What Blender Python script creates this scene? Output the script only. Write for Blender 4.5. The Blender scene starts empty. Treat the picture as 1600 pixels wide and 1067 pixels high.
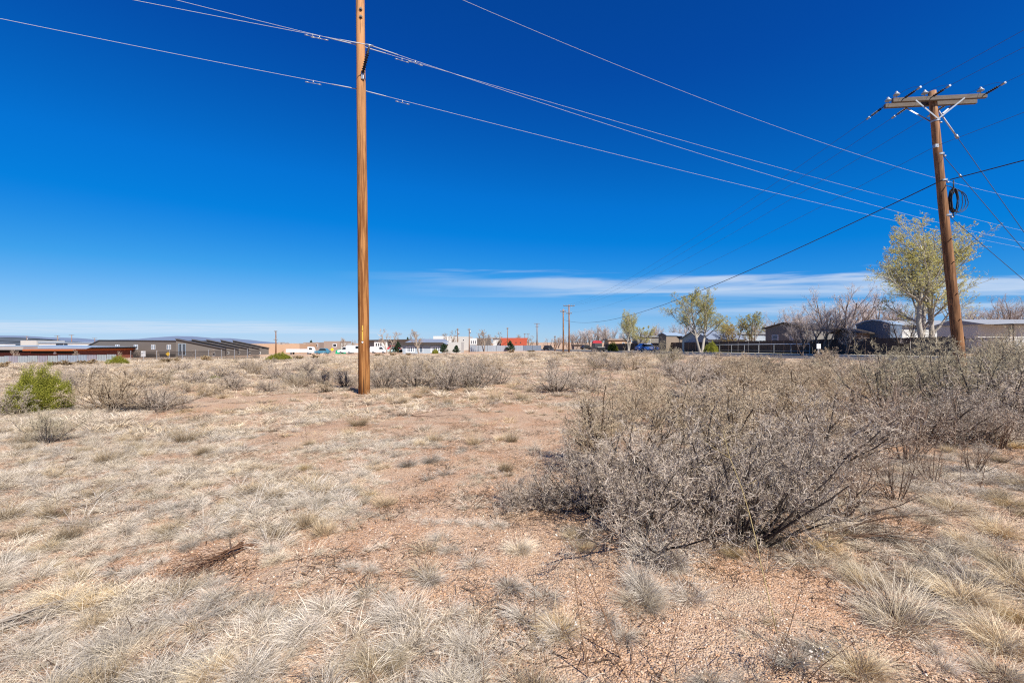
import bpy, math, random
import numpy as np
from mathutils import Vector, Matrix

SC = bpy.context.scene
COL = SC.collection
rad = math.radians

# ------------------------------------------------------------------ camera
F = 711.1                     # focal length in photo pixels (16 mm on 36 mm)
EYE = 1.6
HOR = 535.0
cam_d = bpy.data.cameras.new('camera')
cam_d.lens = 16.0
cam_d.sensor_width = 36.0
cam_d.clip_start = 0.05
cam_d.clip_end = 20000
cam = bpy.data.objects.new('camera', cam_d)
cam.location = (0, 0, EYE)
cam.rotation_euler = (rad(90) + math.atan((HOR - 533.5) / F), 0, 0)
COL.objects.link(cam)
SC.camera = cam

# ------------------------------------------------------------------ exposure
SC.view_settings.view_transform = 'Standard'
SC.view_settings.look = 'None'
SC.view_settings.gamma = 1
SC.view_settings.use_curve_mapping = False
EXPO = 0.80
SC.view_settings.exposure = EXPO
SC.cycles.max_bounces = 6
SC.cycles.diffuse_bounces = 3
SC.cycles.use_denoising = False
SC.cycles.filter_width = 1.2

# ------------------------------------------------------------------ sun and sky
SUN_EL = rad(44)
SUN_ROT = rad(147)            # clockwise from +Y: behind the camera, to the right
SUN_DIR = Vector((math.sin(SUN_ROT) * math.cos(SUN_EL), math.cos(SUN_ROT) * math.cos(SUN_EL), math.sin(SUN_EL)))
sun_d = bpy.data.lights.new('sun', 'SUN')
sun_d.energy = 5.0
sun_d.angle = rad(0.53)
sun_d.color = (1.0, 0.95, 0.87)
sun = bpy.data.objects.new('sun', sun_d)
sun.rotation_euler = (-SUN_DIR).to_track_quat('-Z', 'Y').to_euler()
sun.location = (20, -30, 40)
COL.objects.link(sun)

world = bpy.data.worlds.new('World')
SC.world = world
world.use_nodes = True
wt = world.node_tree
wn, wl = wt.nodes, wt.links
wn.clear()


def nd(tree, typ, **kw):
    n = tree.nodes.new(typ)
    for k, v in kw.items():
        setattr(n, k, v)
    return n


def mth(tree, op, a, b=None, clamp=False):
    n = tree.nodes.new('ShaderNodeMath')
    n.operation = op
    n.use_clamp = clamp
    for i, v in enumerate((a, b)):
        if v is None:
            continue
        if isinstance(v, (int, float)):
            n.inputs[i].default_value = v
        else:
            tree.links.new(v, n.inputs[i])
    return n.outputs[0]


def smooth(tree, v, a, b):
    n = tree.nodes.new('ShaderNodeMapRange')
    n.interpolation_type = 'SMOOTHSTEP'
    tree.links.new(v, n.inputs[0])
    n.inputs[1].default_value = a
    n.inputs[2].default_value = b
    return n.outputs[0]


sky = nd(wt, 'ShaderNodeTexSky', sky_type='NISHITA', sun_disc=False)
sky.sun_elevation = SUN_EL
sky.sun_rotation = SUN_ROT
sky.altitude = 2100
sky.air_density = 1.0
sky.dust_density = 0.35
sky.ozone_density = 3.0
# the clear, polarised blue of high-desert air: one response curve per channel for the whole sky
SKY_K = 0.10 * 2 ** EXPO
pre = nd(wt, 'ShaderNodeVectorMath', operation='SCALE')
pre.inputs['Scale'].default_value = 0.12746 / 2
wl.new(sky.outputs[0], pre.inputs[0])
hs = nd(wt, 'ShaderNodeRGBCurve')
for ci, pts in enumerate((
        [(0.0, 0.001), (0.23, 0.002), (0.29, 0.019), (0.38, 0.05), (0.578, 0.19), (0.865, 0.345), (1.3, 0.50), (2.0, 0.72)],
        [(0.0, 0.0), (0.17, 0.070), (0.25, 0.133), (0.30, 0.172), (0.43, 0.235), (0.62, 0.355), (0.877, 0.503), (1.14, 0.632), (2.0, 0.84)],
        [(0.0, 0.0), (0.34, 0.385), (0.475, 0.545), (0.56, 0.655), (0.75, 0.755), (0.98, 0.84), (1.17, 0.915), (2.0, 1.0)])):
    cv = hs.mapping.curves[ci]
    while len(cv.points) < len(pts):
        cv.points.new(0.5, 0.5)
    for p, (x, y) in zip(cv.points, pts):
        p.location = (x / 2, y / 2)
        p.handle_type = 'VECTOR'
hs.mapping.use_clip = False      # the bright sky round the sun keeps its brightness
hs.mapping.update()
wl.new(pre.outputs[0], hs.inputs['Color'])
post = nd(wt, 'ShaderNodeVectorMath', operation='SCALE')
post.inputs['Scale'].default_value = 2 / SKY_K
wl.new(hs.outputs[0], post.inputs[0])
tc = nd(wt, 'ShaderNodeTexCoord')
sep = nd(wt, 'ShaderNodeSeparateXYZ')
wl.new(tc.outputs['Generated'], sep.inputs[0])
zc = mth(wt, 'MAXIMUM', sep.outputs[2], 0.004)
cx = mth(wt, 'DIVIDE', sep.outputs[0], zc)      # position on a flat cloud deck one unit up
cy = mth(wt, 'DIVIDE', sep.outputs[1], zc)
comb = nd(wt, 'ShaderNodeCombineXYZ')
wl.new(mth(wt, 'MULTIPLY', cx, 0.26), comb.inputs[0])
wl.new(mth(wt, 'MULTIPLY', cy, 0.55), comb.inputs[1])
cn = nd(wt, 'ShaderNodeTexNoise')
cn.inputs['Scale'].default_value = 1.1
cn.inputs['Detail'].default_value = 6
cn.inputs['Roughness'].default_value = 0.55
cn.inputs['Distortion'].default_value = 0.4
wl.new(comb.outputs[0], cn.inputs['Vector'])
cnoise = cn.outputs[0]
wob = mth(wt, 'MULTIPLY', mth(wt, 'SUBTRACT', cnoise, 0.5), 5.0)
cyw = mth(wt, 'ADD', cy, wob)


def band(y0, y1, y2, y3, xm, amp):
    up = smooth(wt, cyw, y0, y1)
    dn = smooth(wt, cyw, y3, y2)
    m = mth(wt, 'MULTIPLY', up, dn)
    m = mth(wt, 'MULTIPLY', m, xm)
    return mth(wt, 'MULTIPLY', m, amp)


b1 = band(6.4, 7.5, 8.9, 10.4, smooth(wt, cx, -3.0, 2.0), 0.72)
b2 = band(10.5, 12.5, 14.5, 18.5, smooth(wt, cx, 1.0, 9.0), 0.5)
b3 = band(19.0, 25.0, 38.0, 60.0, smooth(wt, cx, -7.0, -17.0), 0.6)
b4 = band(19.0, 26.0, 60.0, 90.0, smooth(wt, cx, 3.0, 25.0), 0.35)
tex = smooth(wt, cnoise, 0.30, 0.62)
cs = mth(wt, 'ADD', mth(wt, 'ADD', b1, b2), mth(wt, 'ADD', b3, b4), True)
cfac = mth(wt, 'MULTIPLY', cs, mth(wt, 'ADD', mth(wt, 'MULTIPLY', tex, 0.75), 0.25))
mixc = nd(wt, 'ShaderNodeMix', data_type='RGBA')
mixc.inputs[7].default_value = (0.70 / SKY_K, 0.79 / SKY_K, 0.92 / SKY_K, 1)
wl.new(cfac, mixc.inputs[0])
wl.new(post.outputs[0], mixc.inputs[6])
bg = nd(wt, 'ShaderNodeBackground')
bg.inputs[1].default_value = 0.10
wl.new(mixc.outputs[2], bg.inputs[0])
wo = nd(wt, 'ShaderNodeOutputWorld')
wl.new(bg.outputs[0], wo.inputs[0])

# ------------------------------------------------------------------ numpy noise and terrain


def _hash(ix, iy, s):
    n = (ix * 374761393 + iy * 668265263 + s * 1274126177) & 0x7fffffff
    n = ((n ^ (n >> 13)) * 1274126177) & 0x7fffffff
    n = (n ^ (n >> 16)) & 0xffff
    return n / 65535.0


def vnoise(x, y, s=0):
    x = np.asarray(x, float); y = np.asarray(y, float)
    ix = np.floor(x).astype(np.int64); iy = np.floor(y).astype(np.int64)
    fx = x - ix; fy = y - iy
    fx = fx * fx * (3 - 2 * fx); fy = fy * fy * (3 - 2 * fy)
    a = _hash(ix, iy, s); b = _hash(ix + 1, iy, s); c = _hash(ix, iy + 1, s); d = _hash(ix + 1, iy + 1, s)
    return (a + (b - a) * fx) * (1 - fy) + (c + (d - c) * fx) * fy


def fbm(x, y, s=0, o=3):
    t = 0; a = 0.5; n = 0
    for k in range(o):
        t = t + a * vnoise(np.asarray(x) * 2 ** k, np.asarray(y) * 2 ** k, s + k * 17)
        n += a; a *= 0.5
    return t / n


def road_x(y):                # far kerb of the road, drifting left with distance
    return 35.0 - 0.16 * (np.asarray(y, float) - 50.0)


def ground(x, y):
    x = np.asarray(x, float); y = np.asarray(y, float)
    z = 0.016 * 260 * np.tanh(x / 260) - 0.009 * 320 * np.tanh(y / 320)
    off = road_x(y) - 9.0 - x                       # metres left of the road's near edge
    fade = np.clip(off / 6.0, 0, 1) * np.clip((110 - np.hypot(x, y)) / 40, 0, 1)
    d = np.hypot(x, y)
    n = 0.20 * (fbm(x / 6.0, y / 6.0, 3, 2) - 0.5) + 0.09 * (fbm(x / 1.3, y / 1.3, 5, 2) - 0.5)
    n = n + 0.035 * (fbm(x / 0.28, y / 0.28, 9, 2) - 0.5) * np.clip((14 - d) / 8, 0, 1)
    return z + n * fade


G0 = 0.0


def gz(x, y):
    return float(ground(x, y))


def at(px, py, Y):
    return Vector(((px - 800) / F * Y, Y, EYE + (HOR - py) / F * Y))


def gp(px, py):
    """ground point seen at a photo pixel"""
    u = (px - 800) / F; v = (HOR - py) / F
    t = np.concatenate([np.arange(1.2, 30, 0.02), np.arange(30, 260, 0.2)])
    zz = ground(u * t, t)
    below = np.where(EYE + v * t <= zz)[0]
    Y = float(t[below[0]]) if len(below) else 250.0
    return u * Y, Y


# ------------------------------------------------------------------ object helpers


def tag(o, label=None, cat=None, group=None, kind=None):
    if label: o['label'] = label
    if cat: o['category'] = cat
    if group: o['group'] = group
    if kind: o['kind'] = kind
    return o


def empty(name, loc, label, cat, group=None, rz=0.0):
    o = bpy.data.objects.new(name, None)
    o.empty_display_size = 0.2
    o.location = loc
    o.rotation_euler = (0, 0, rz)
    COL.objects.link(o)
    return tag(o, label, cat, group)


def link(name, me, parent=None, link_it=True):
    o = bpy.data.objects.new(name, me)
    if link_it:
        COL.objects.link(o)
    if parent is not None:
        o.parent = parent
    return o


def copy_tree(o, parent=None):
    c = o.copy()
    COL.objects.link(c)
    if parent is not None:
        c.parent = parent
    for ch in list(o.children):
        copy_tree(ch, c)
    return c


def mesh_np(name, V, Q, mats, col=None, smooth_=False, mi=None):
    V = np.asarray(V, np.float32).reshape(-1, 3)
    Q = np.asarray(Q, np.int32)
    me = bpy.data.meshes.new(name)
    k = Q.shape[1]
    me.vertices.add(len(V)); me.vertices.foreach_set('co', V.ravel())
    me.loops.add(Q.size); me.loops.foreach_set('vertex_index', Q.ravel())
    me.polygons.add(len(Q))
    me.polygons.foreach_set('loop_start', np.arange(0, Q.size, k, dtype=np.int32))
    me.polygons.foreach_set('loop_total', np.full(len(Q), k, np.int32))
    if smooth_:
        me.polygons.foreach_set('use_smooth', np.ones(len(Q), bool))
    for m in (mats if isinstance(mats, (list, tuple)) else [mats]):
        me.materials.append(m)
    if mi is not None:
        me.polygons.foreach_set('material_index', np.asarray(mi, np.int32))
    if col is not None:
        a = me.color_attributes.new('Col', 'FLOAT_COLOR', 'POINT')
        c4 = np.ones((len(V), 4), np.float32); c4[:, :3] = np.asarray(col).reshape(-1, 3)
        a.data.foreach_set('color', c4.ravel())
    me.update(calc_edges=True)
    me.validate()
    return me


class MB:
    """collects solid shapes and links them as one mesh object"""

    def __init__(self):
        self.v = []; self.f = []

    def poly(self, pts, faces):
        b = len(self.v)
        self.v += [tuple(p) for p in pts]
        self.f += [tuple(i + b for i in f) for f in faces]
        return self

    def box(self, x0, x1, y0, y1, z0, z1):
        p = [(x0, y0, z0), (x1, y0, z0), (x1, y1, z0), (x0, y1, z0), (x0, y0, z1), (x1, y0, z1), (x1, y1, z1), (x0, y1, z1)]
        return self.poly(p, [(0, 3, 2, 1), (4, 5, 6, 7), (0, 1, 5, 4), (1, 2, 6, 5), (2, 3, 7, 6), (3, 0, 4, 7)])

    def prism(self, outline, y0, y1):
        """outline in (x, z), extruded along y"""
        n = len(outline)
        p = [(x, y0, z) for x, z in outline] + [(x, y1, z) for x, z in outline]
        fs = [tuple(range(n)), tuple(range(2 * n - 1, n - 1, -1))]
        fs += [(i, i + n, (i + 1) % n + n, (i + 1) % n) for i in range(n)]
        return self.poly(p, fs)

    def prism_x(self, outline, x0, x1):
        """outline in (y, z), extruded along x"""
        n = len(outline)
        p = [(x0, y, z) for y, z in outline] + [(x1, y, z) for y, z in outline]
        fs = [tuple(range(n - 1, -1, -1)), tuple(range(n, 2 * n))]
        fs += [(i, (i + 1) % n, (i + 1) % n + n, i + n) for i in range(n)]
        return self.poly(p, fs)

    def tube(self, pts, r, sides=8, caps=True):
        pts = [Vector(p) for p in pts]
        rs = r if isinstance(r, (list, tuple)) else [r] * len(pts)
        b = len(self.v); n = len(pts)
        t0 = (pts[1] - pts[0]).normalized()
        ref = Vector((0, 0, 1)) if abs(t0.z) < 0.9 else Vector((1, 0, 0))
        s = t0.cross(ref).normalized()
        for i, p in enumerate(pts):
            t = (pts[min(i + 1, n - 1)] - pts[max(i - 1, 0)])
            t = t.normalized() if t.length > 1e-9 else t0
            s = (s - t * s.dot(t)).normalized()
            w = t.cross(s)
            for k in range(sides):
                a = 2 * math.pi * k / sides
                self.v.append(tuple(p + (s * math.cos(a) + w * math.sin(a)) * rs[i]))
        for i in range(n - 1):
            for k in range(sides):
                k2 = (k + 1) % sides
                self.f.append((b + i * sides + k, b + i * sides + k2, b + (i + 1) * sides + k2, b + (i + 1) * sides + k))
        if caps:
            self.f.append(tuple(b + k for k in range(sides - 1, -1, -1)))
            self.f.append(tuple(b + (n - 1) * sides + k for k in range(sides)))
        return self

    def lathe(self, prof, base, axis, sides=12):
        """prof: (radius, distance along axis)"""
        base = Vector(base); axis = Vector(axis).normalized()
        return self.tube([base + axis * (h + i * 1e-5) for i, (r, h) in enumerate(prof)], [max(r, 1e-4) for r, h in prof], sides)

    def build(self, name, mat, parent=None, smooth_=False, bevel=0.0):
        me = bpy.data.meshes.new(name)
        me.from_pydata(self.v, [], self.f)
        for m in (mat if isinstance(mat, (list, tuple)) else [mat]):
            me.materials.append(m)
        if smooth_:
            for p in me.polygons:
                p.use_smooth = len(p.vertices) == 4
        me.update()
        o = link(name, me, parent)
        if bevel:
            m = o.modifiers.new('bevel', 'BEVEL'); m.width = bevel; m.segments = 2; m.limit_method = 'ANGLE'
        return o


# ------------------------------------------------------------------ materials


def base_mat(name):
    m = bpy.data.materials.new(name)
    m.use_nodes = True
    t = m.node_tree
    return m, t, t.nodes['Principled BSDF']


def mat(name, rgb, rough=0.8, var=0.15, scale=3.0, metal=0.0, bump=0.0, bscale=30.0, stretch=None):
    m, t, b = base_mat(name)
    tcn = nd(t, 'ShaderNodeTexCoord')
    src = tcn.outputs['Object']
    if stretch:
        mp = nd(t, 'ShaderNodeMapping'); mp.inputs['Scale'].default_value = stretch
        t.links.new(src, mp.inputs[0]); src = mp.outputs[0]
    n = nd(t, 'ShaderNodeTexNoise'); n.inputs['Scale'].default_value = scale; n.inputs['Detail'].default_value = 5
    t.links.new(src, n.inputs['Vector'])
    mx = nd(t, 'ShaderNodeMix', data_type='RGBA')
    mx.inputs[6].default_value = tuple(c * (1 - var) for c in rgb) + (1,)
    mx.inputs[7].default_value = tuple(min(1, c * (1 + var)) for c in rgb) + (1,)
    t.links.new(n.outputs[0], mx.inputs[0])
    t.links.new(mx.outputs[2], b.inputs['Base Color'])
    b.inputs['Roughness'].default_value = rough
    b.inputs['Metallic'].default_value = metal
    b.inputs['Specular IOR Level'].default_value = 0.3
    if bump:
        n2 = nd(t, 'ShaderNodeTexNoise'); n2.inputs['Scale'].default_value = bscale
        t.links.new(src, n2.inputs['Vector'])
        bp = nd(t, 'ShaderNodeBump'); bp.inputs['Strength'].default_value = bump; bp.inputs['Distance'].default_value = 0.02
        t.links.new(n2.outputs[0], bp.inputs['Height']); t.links.new(bp.outputs[0], b.inputs['Normal'])
    return m


def leaf_mat(name, transl=0.25, vary=0.35, tint=(1, 1, 1)):
    """colour from the piece's own colour attribute, a little light let through"""
    m = bpy.data.materials.new(name)
    m.use_nodes = True
    t = m.node_tree; t.nodes.clear()
    at_ = nd(t, 'ShaderNodeAttribute'); at_.attribute_name = 'Col'
    oi = nd(t, 'ShaderNodeObjectInfo')
    mr = nd(t, 'ShaderNodeMapRange'); mr.inputs[3].default_value = 1 - vary; mr.inputs[4].default_value = 1 + vary
    t.links.new(oi.outputs['Random'], mr.inputs[0])
    vm = nd(t, 'ShaderNodeVectorMath', operation='SCALE')
    t.links.new(at_.outputs['Color'], vm.inputs[0]); t.links.new(mr.outputs[0], vm.inputs['Scale'])
    vt = nd(t, 'ShaderNodeVectorMath', operation='MULTIPLY'); vt.inputs[1].default_value = tint
    t.links.new(vm.outputs[0], vt.inputs[0])
    d = nd(t, 'ShaderNodeBsdfDiffuse'); tr = nd(t, 'ShaderNodeBsdfTranslucent')
    t.links.new(vt.outputs[0], d.inputs[0]); t.links.new(vt.outputs[0], tr.inputs[0])
    ms = nd(t, 'ShaderNodeMixShader'); ms.inputs[0].default_value = transl
    t.links.new(d.outputs[0], ms.inputs[1]); t.links.new(tr.outputs[0], ms.inputs[2])
    o = nd(t, 'ShaderNodeOutputMaterial'); t.links.new(ms.outputs[0], o.inputs[0])
    return m


M_GRASS = leaf_mat('dry_grass', 0.14, 0.34, (0.86, 0.825, 0.785))
M_TWIG = leaf_mat('dry_twigs', 0.06, 0.22, (0.88, 0.85, 0.82))
M_BARK = leaf_mat('bark', 0.0, 0.08, (0.85, 0.82, 0.8))
M_LEAF = leaf_mat('leaves', 0.35, 0.12)


def ground_material():
    m, t, b = base_mat('sandy_soil')
    g = nd(t, 'ShaderNodeNewGeometry')
    pos = g.outputs['Position']

    def noise(scale, detail=4, rough=0.55):
        n = nd(t, 'ShaderNodeTexNoise'); n.inputs['Scale'].default_value = scale
        n.inputs['Detail'].default_value = detail; n.inputs['Roughness'].default_value = rough
        t.links.new(pos, n.inputs['Vector']); return n.outputs[0]

    def mix(f, a, c):
        mx = nd(t, 'ShaderNodeMix', data_type='RGBA')
        t.links.new(f, mx.inputs[0])
        for i, v in ((6, a), (7, c)):
            if isinstance(v, tuple): mx.inputs[i].default_value = v + (1,)
            else: t.links.new(v, mx.inputs[i])
        return mx.outputs[2]
    big = smooth(t, noise(0.45, 3), 0.35, 0.65)
    mid = smooth(t, noise(2.6, 5), 0.38, 0.68)
    c = mix(big, (0.425, 0.245, 0.140), (0.42, 0.28, 0.18))
    c = mix(mid, c, (0.45, 0.31, 0.205))
    # straw litter lying between the tufts
    lit = smooth(t, noise(1.1, 6, 0.7), 0.50, 0.66)
    c = mix(mth(t, 'MULTIPLY', lit, 0.5), c, (0.45, 0.365, 0.255))
    # grit: light and dark grains
    v = nd(t, 'ShaderNodeTexVoronoi'); v.inputs['Scale'].default_value = 95
    t.links.new(pos, v.inputs['Vector'])
    sx = nd(t, 'ShaderNodeSeparateColor'); t.links.new(v.outputs['Color'], sx.inputs[0])
    c = mix(mth(t, 'MULTIPLY', smooth(t, sx.outputs[0], 0.72, 0.8), 0.55), c, (0.58, 0.45, 0.35))
    c = mix(mth(t, 'MULTIPLY', smooth(t, sx.outputs[1], 0.76, 0.84), 0.6), c, (0.15, 0.08, 0.055))
    t.links.new(c, b.inputs['Base Color'])
    b.inputs['Roughness'].default_value = 0.95
    b.inputs['Specular IOR Level'].default_value = 0.1
    h = mth(t, 'ADD', mth(t, 'MULTIPLY', v.outputs['Distance'], -0.8), mth(t, 'MULTIPLY', noise(30, 4), 1.6))
    bp = nd(t, 'ShaderNodeBump'); bp.inputs['Strength'].default_value = 0.9; bp.inputs['Distance'].default_value = 0.012
    t.links.new(h, bp.inputs['Height']); t.links.new(bp.outputs[0], b.inputs['Normal'])
    return m


M_SOIL = ground_material()
M_ASPHALT = mat('asphalt', (0.075, 0.07, 0.075), 0.9, 0.2, 1.5, bump=0.3, bscale=60)
M_CONC = mat('concrete', (0.42, 0.39, 0.35), 0.9, 0.12, 2.0)


def wood_mat(name, ca, cb, crack):
    """weathered pole: streaks and drying cracks along the grain"""
    m, t, b = base_mat(name)
    tcn = nd(t, 'ShaderNodeTexCoord')

    def noise(scale, st, detail=6):
        mp = nd(t, 'ShaderNodeMapping'); mp.inputs['Scale'].default_value = st
        t.links.new(tcn.outputs['Object'], mp.inputs[0])
        n = nd(t, 'ShaderNodeTexNoise'); n.inputs['Scale'].default_value = scale; n.inputs['Detail'].default_value = detail
        t.links.new(mp.outputs[0], n.inputs['Vector']); return n.outputs[0]

    def mix(f, a, c):
        mx = nd(t, 'ShaderNodeMix', data_type='RGBA')
        t.links.new(f, mx.inputs[0])
        for i, v in ((6, a), (7, c)):
            if isinstance(v, tuple): mx.inputs[i].default_value = v + (1,)
            else: t.links.new(v, mx.inputs[i])
        return mx.outputs[2]
    s1 = noise(16, (1, 1, 0.05))
    s2 = noise(38, (1, 1, 0.02), 4)
    s3 = noise(3, (1, 1, 0.5), 3)
    sepp = nd(t, 'ShaderNodeSeparateXYZ'); t.links.new(tcn.outputs['Object'], sepp.inputs[0])
    hgt = smooth(t, sepp.outputs[2], 5.5, 14.0)     # bleached towards the top
    c = mix(smooth(t, s1, 0.40, 0.62), ca, cb)
    c = mix(mth(t, 'MULTIPLY', smooth(t, s3, 0.5, 0.75), 0.35), c, tuple(v * 0.5 for v in ca))
    c = mix(mth(t, 'MULTIPLY', hgt, 0.75), c, tuple(min(1, v * 1.35 + 0.05) for v in cb))
    c = mix(mth(t, 'MULTIPLY', smooth(t, s2, 0.57, 0.66), 0.85), c, crack)
    t.links.new(c, b.inputs['Base Color'])
    b.inputs['Roughness'].default_value = 0.85
    b.inputs['Specular IOR Level'].default_value = 0.2
    bp = nd(t, 'ShaderNodeBump'); bp.inputs['Strength'].default_value = 0.7; bp.inputs['Distance'].default_value = 0.02
    t.links.new(s2, bp.inputs['Height']); bp.invert = True; t.links.new(bp.outputs[0], b.inputs['Normal'])
    return m


M_POLE = wood_mat('pole_wood', (0.16, 0.058, 0.016), (0.35, 0.16, 0.052), (0.055, 0.022, 0.01))
M_POLE2 = wood_mat('old_pole_wood', (0.13, 0.062, 0.03), (0.27, 0.135, 0.062), (0.035, 0.018, 0.01))
M_ARM = mat('weathered_arm_wood', (0.12, 0.10, 0.085), 0.9, 0.5, 6, stretch=(0.3, 6, 6), bump=0.4)
M_STEEL = mat('galvanised_steel', (0.34, 0.355, 0.375), 0.45, 0.1, 8, metal=0.6)
M_WIRE = mat('aluminium_wire', (0.42, 0.43, 0.46), 0.5, 0.04, 8)
M_DARKWIRE = mat('dark_wire', (0.035, 0.035, 0.04), 0.6, 0.1, 8)
M_RUBBER = mat('black_polymer', (0.018, 0.018, 0.022), 0.5, 0.1, 8)
M_PORC = mat('grey_porcelain', (0.30, 0.32, 0.35), 0.25, 0.05, 8)

# ------------------------------------------------------------------ ground sheet, road, pavement, far hills


def build_ground():
    k = 0.04; a = 1.25
    xs = 1.0 + a * np.sinh(k * np.arange(-222, 223))
    ys = 3.0 + a * np.sinh(k * np.arange(-95, 223))
    X, Y = np.meshgrid(xs, ys)
    Z = ground(X, Y)
    V = np.stack([X, Y, Z], -1).reshape(-1, 3)
    nx, ny = len(xs), len(ys)
    i = np.arange((ny - 1) * nx).reshape(ny - 1, nx)[:, :-1].ravel()
    Q = np.stack([i, i + 1, i + nx + 1, i + nx], -1)
    o = link('ground', mesh_np('ground', V, Q, M_SOIL, smooth_=True))
    tag(o, 'sandy reddish soil of the open lot between the grass tufts', 'ground', kind='structure')


build_ground()


def strip(name, off0, off1, y0, y1, lift, m, label, cat, thick=0.0, step=4.0):
    ys = np.arange(y0, y1 + step, step)
    pts = []
    for y in ys:
        for off in (off0, off1):
            x = float(road_x(y)) + off
            z = float(0.016 * 260 * np.tanh(x / 260) - 0.009 * 320 * np.tanh(y / 320))
            pts.append((x, float(y), z + lift))
    n = len(ys)
    fs = [(2 * i, 2 * i + 1, 2 * i + 3, 2 * i + 2) for i in range(n - 1)]
    if thick:
        b = len(pts)
        pts += [(x, y, z - thick) for x, y, z in pts]
        fs += [(2 * i + b, 2 * i, 2 * i + 2, 2 * i + 2 + b) for i in range(n - 1)]
        fs += [(2 * i + 1, 2 * i + 1 + b, 2 * i + 3 + b, 2 * i + 3) for i in range(n - 1)]
        fs += [(0, b, b + 1, 1), (2 * n - 2, 2 * n - 1, 2 * n - 1 + b, 2 * n - 2 + b)]
    mb = MB(); mb.poly(pts, fs)
    return tag(mb.build(name, m), label, cat, kind='structure')


strip('road', -8.6, -0.16, -30, 420, 0.02, M_ASPHALT, 'grey asphalt road running past the lot on the right', 'road')
strip('kerb', -0.16, 0.0, -30, 420, 0.15, M_CONC, 'pale concrete kerb along the far side of the road', 'kerb', 0.3)
strip('pavement', 0.003, 1.5, -30, 420, 0.14, M_CONC, 'pale concrete pavement behind the kerb', 'pavement', 0.3)
M_VERGE = mat('verge_grass', (0.26, 0.24, 0.10), 0.95, 0.4, 1.2)
strip('verge', 1.503, 4.2, 20, 300, 0.10, M_VERGE, 'yellow green grass verge between pavement and fences', 'verge', 0.2)


def build_hills():
    rng = np.random.default_rng(4)
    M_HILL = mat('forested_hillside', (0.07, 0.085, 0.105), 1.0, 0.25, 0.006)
    M_HILL2 = mat('far_mountain_haze_blue', (0.115, 0.15, 0.225), 1.0, 0.15, 0.002)  # blue of distance haze painted into the base colour

    def ridge(name, Y, prof, m, label, depth):
        # prof: (px, py) skyline as seen from the lot, built at its own distance with a foot on the ground
        px = np.array([p[0] for p in prof], float); py = np.array([p[1] for p in prof], float)
        xs = np.linspace(px[0], px[-1], 160)
        yy = np.interp(xs, px, py) - 0.8 * (fbm(xs / 22.0, xs * 0, 31, 3) - 0.5) * 3
        rows = 10
        V = []
        for j in range(rows):
            f = j / (rows - 1)
            Yj = Y - depth + 2 * depth * f
            h = math.sin(math.pi * f) ** 0.8
            X = (xs - 800) / F * Y + (rng.random(160) - 0.5) * 30
            ztop = EYE + (HOR - yy) / F * Y
            zb = ground(X, np.full(160, Yj)) - 2
            w = 1 + 0.25 * (fbm(xs / 9.0, np.full(160, j * 1.3), 41, 3) - 0.5) * (1 if 0 < f < 1 else 0)
            Z = zb + (ztop - zb) * h * (w if abs(f - .5) > .1 else 1)
            V.append(np.stack([X, np.full(160, Yj), Z], -1))
        V = np.concatenate(V)
        i = np.arange((rows - 1) * 160).reshape(rows - 1, 160)[:, :-1].ravel()
        Q = np.stack([i, i + 1, i + 161, i + 160], -1)
        o = link(name, mesh_np(name, V, Q, m, smooth_=True))
        tag(o, label, 'mountain', kind='structure')
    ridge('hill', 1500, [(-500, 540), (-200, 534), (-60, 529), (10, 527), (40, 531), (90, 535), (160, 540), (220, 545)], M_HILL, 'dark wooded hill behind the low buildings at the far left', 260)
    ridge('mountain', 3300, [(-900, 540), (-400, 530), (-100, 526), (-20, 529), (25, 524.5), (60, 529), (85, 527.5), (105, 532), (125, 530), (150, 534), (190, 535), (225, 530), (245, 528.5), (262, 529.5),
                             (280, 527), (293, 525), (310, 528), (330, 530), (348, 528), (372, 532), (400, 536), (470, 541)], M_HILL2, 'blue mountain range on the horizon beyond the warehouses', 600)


build_hills()
# ------------------------------------------------------------------ buildings, fences and vehicles
M_BROWN = mat('dark_brown_cladding', (0.105, 0.09, 0.08), 0.6, 0.08, 0.5)
M_BROWN2 = mat('dark_brown_roof', (0.06, 0.05, 0.045), 0.55, 0.1, 0.5)
M_RUST = mat('rust_red_wall', (0.17, 0.055, 0.037), 0.8, 0.15, 0.8)
M_ORANGE = mat('orange_fascia', (0.34, 0.10, 0.035), 0.6, 0.1, 0.8)
M_DARKGLASS = mat('dark_glass', (0.02, 0.022, 0.028), 0.12, 0.1, 3)
M_SHADE = mat('black_opening', (0.015, 0.013, 0.012), 0.9, 0.1, 3)
M_WHITE = mat('white_wall', (0.52, 0.51, 0.49), 0.8, 0.05, 0.6)
M_LGREY = mat('light_grey_wall', (0.40, 0.385, 0.36), 0.8, 0.06, 0.6)
M_MGREY = mat('mid_grey_metal', (0.30, 0.28, 0.27), 0.55, 0.08, 0.6)
M_BLUEROOF = mat('pale_blue_metal_roof', (0.27, 0.34, 0.42), 0.4, 0.08, 0.6, metal=0.2)
M_TAN = mat('tan_stucco', (0.42, 0.275, 0.18), 0.9, 0.08, 0.5)
M_TAUPE = mat('taupe_stucco', (0.26, 0.20, 0.165), 0.9, 0.08, 0.5)
M_RED = mat('red_metal_siding', (0.36, 0.07, 0.035), 0.6, 0.1, 0.5)
M_SLATE = mat('slate_blue_roof', (0.17, 0.20, 0.26), 0.5, 0.1, 0.6)
M_LBLUE = mat('light_blue_siding', (0.30, 0.345, 0.39), 0.7, 0.06, 0.8)
M_BLUESHED = mat('blue_grey_siding', (0.085, 0.12, 0.175), 0.7, 0.1, 0.8)
M_GREYHOME = mat('grey_siding', (0.17, 0.16, 0.145), 0.8, 0.1, 0.8)
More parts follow.
